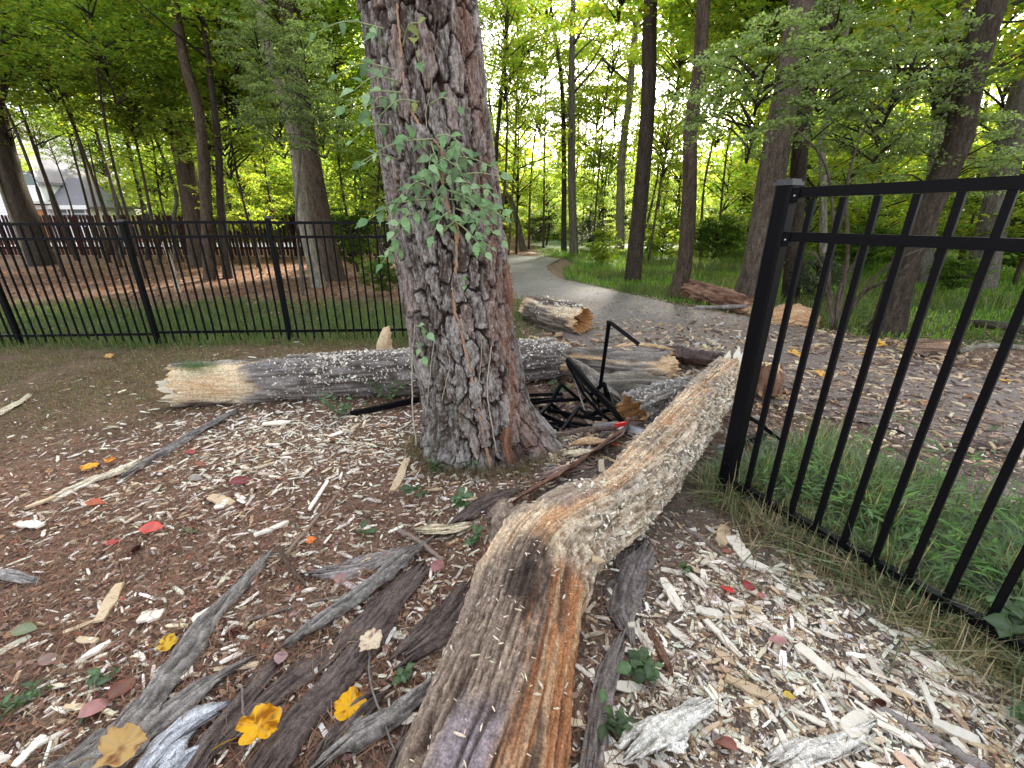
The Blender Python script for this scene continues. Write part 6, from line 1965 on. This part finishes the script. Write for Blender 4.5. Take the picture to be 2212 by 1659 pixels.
sprout(1480, 1245, 10, .05, 'little plant under the pale chip right of the log', .04, .04, 22)
# pine sprig on left log, cones, knot
g = np.array([-2.75, 3.6, .39])
rng = np.random.default_rng(2)
n = 260
u = np.c_[rng.uniform(-1, 1, n), rng.uniform(-.5, .5, n), rng.uniform(-.1, .3, n)]; u /= np.linalg.norm(u, axis=1)[:, None]
v = np.cross(u, [0, 0, 1.0]); v /= np.linalg.norm(v, axis=1)[:, None]
l = rng.uniform(.08, .16, n)
o = solo('pine_sprig', inst('pine_sprig', NV, NF, g + rng.normal(0, .04, (n, 3)) * [2, 1, .2] + u * .04, np.stack([u, v, np.cross(u, v)], -1), np.c_[l, np.full(n, .003), l], pick([(.07, .13, .06), (.1, .17, .08)], n, rng), M_SHRUB), 'green pine needle sprig lying on top of the left log', 'pine sprig', tuple(g))


def cone(x, y, s, label, col=(.17, .08, .06)):
    g = G(x, y)
    t = thing('pine_cone', label, 'pine cone', tuple(g))
    sv, sf = LV * [1, 1.1, 1], LF
    n = 90
    k = np.arange(n)
    a = k * 2.399; f = k / n
    r = np.sin(f * PI * .9 + .25) * .5
    pos = np.c_[np.cos(a) * r * .9, f * 1.8 - .9, np.sin(a) * r * .9]
    d = np.c_[np.cos(a), np.full(n, .5), np.sin(a)]; d /= np.linalg.norm(d, axis=1)[:, None]
    w_ = np.cross(d, [0, 1.0, 0]); w_ /= np.linalg.norm(w_, axis=1)[:, None]
    R_ = np.stack([d, w_, np.cross(d, w_)], -1)
    me = inst('cone_scales', sv, sf, (pos * s + [0, 0, s * .5]), R_, np.full(n, s * .55), pick([col, np.array(col) * 1.5], n, rng), M_BIT)
    rot = rotz(1.0)
    o = bpy.data.objects.new('scales', me); o.parent = t; o['kind'] = 'stuff'; o.rotation_euler = (0, 0, x); C.objects.link(o)
    V, F = tube(np.array([[0, -.8 * s, .5 * s], [0, 0, .5 * s], [0, .8 * s, .5 * s]]), [s * .1, s * .35, s * .1], 8)
    o = bpy.data.objects.new('core', mesh('cone_core', V, F, M_STEM, np.tile([np.array(col) * .6], (len(V), 1)))); o.parent = t; o.rotation_euler = (0, 0, x); C.objects.link(o)


cone(292, 1185, .028, 'brown pine cone in the red litter')
cone(505, 1365, .03, 'reddish pine cone right of the long bark slab')
cone(1893, 1530, .03, 'open brown pine cone in the right chip bed')


# ================================================================= LABELS that single things out
def in_view(p):
    d = Vector(p) - Vector((0, 0, CH))
    yc = d.z * CP + d.y * SP; zc = d.y * CP - d.z * SP
    return 1106 + FPX * d.x / max(zc, .01), 829.5 - FPX * yc / max(zc, .01)


ORD = ['', 'second ', 'third ', 'fourth ', 'fifth ', 'sixth ', 'seventh ', 'eighth ', 'ninth ', 'tenth ', 'eleventh ', 'twelfth ']
marks = []
for o in bpy.data.objects:
    if o.parent is None and o.get('label') and not o.get('group') and o.get('category') in ('leaf', 'wood chip', 'bark', 'wood', 'stick', 'plant', 'pine cone', 'log'):
        t_ = o['label']
        if o.get('category') != 'log' and len(t_.split()) <= 10:
            marks.append((in_view(o.location), t_))


def single_out(group, adjs, noun):
    obs = [o for o in bpy.data.objects if o.get('group') == group]
    rec = []
    for o in obs:
        x, y = in_view(o.location)
        near_ = sorted(((math.hypot(q[0][0] - x, q[0][1] - y), q) for q in marks if len(q[1].split()) <= 14 - len(noun.split()) - 3), key=lambda r: r[0])[:12]
        rec.append((near_[0][0], x, y, near_, o))
    rec.sort(key=lambda r: r[0])
    for _, x, y, near_, o in rec:
        for d_, m in near_:
            dx_, dy_ = x - m[0][0], y - m[0][1]
            w_ = ('left of' if dx_ < 0 else 'right of') if abs(dx_) > abs(dy_) else ('behind' if dy_ < 0 else 'in front of')
            k_ = CNT.get((noun, m[1], w_), 0)
            if k_ < 7:
                CNT[(noun, m[1], w_)] = k_ + 1
                o['label'] = f"{ORD[k_]}{noun} {w_} the {m[1]}"
                break


CNT = {}
single_out('chips below the left log', None, 'pale chip')
single_out('chips left of the bent log', None, 'pale chip')
single_out('chips right of the bent log', None, 'pale chip')
single_out('chips round the pine', None, 'pale chip')
single_out('small leaves in the pine straw', None, 'small brown leaf')
single_out('leaves fallen on the path', None, 'tan leaf')
for grp, where in (('leafy young trees beyond the black fence', 'beyond the black fence'), ('leafy young trees past the path', 'past the path')):
    obs = sorted([o for o in bpy.data.objects if o.get('group') == grp], key=lambda o: in_view(o.location)[0])
    un = ['first', 'second', 'third', 'fourth', 'fifth', 'sixth', 'seventh', 'eighth', 'ninth', 'tenth', 'eleventh', 'twelfth', 'thirteenth', 'fourteenth', 'fifteenth', 'sixteenth', 'seventeenth', 'eighteenth', 'nineteenth']
    big = un + [(t1 + 'ieth') if k_ == 0 else f"{t1}y-{un[k_ - 1]}" for t1 in ('twent', 'thirt', 'fort', 'fift') for k_ in range(10)]
    for i, o in enumerate(obs):
        o['label'] = f"{big[i]} from the left of the slender leafy young trees {where}"
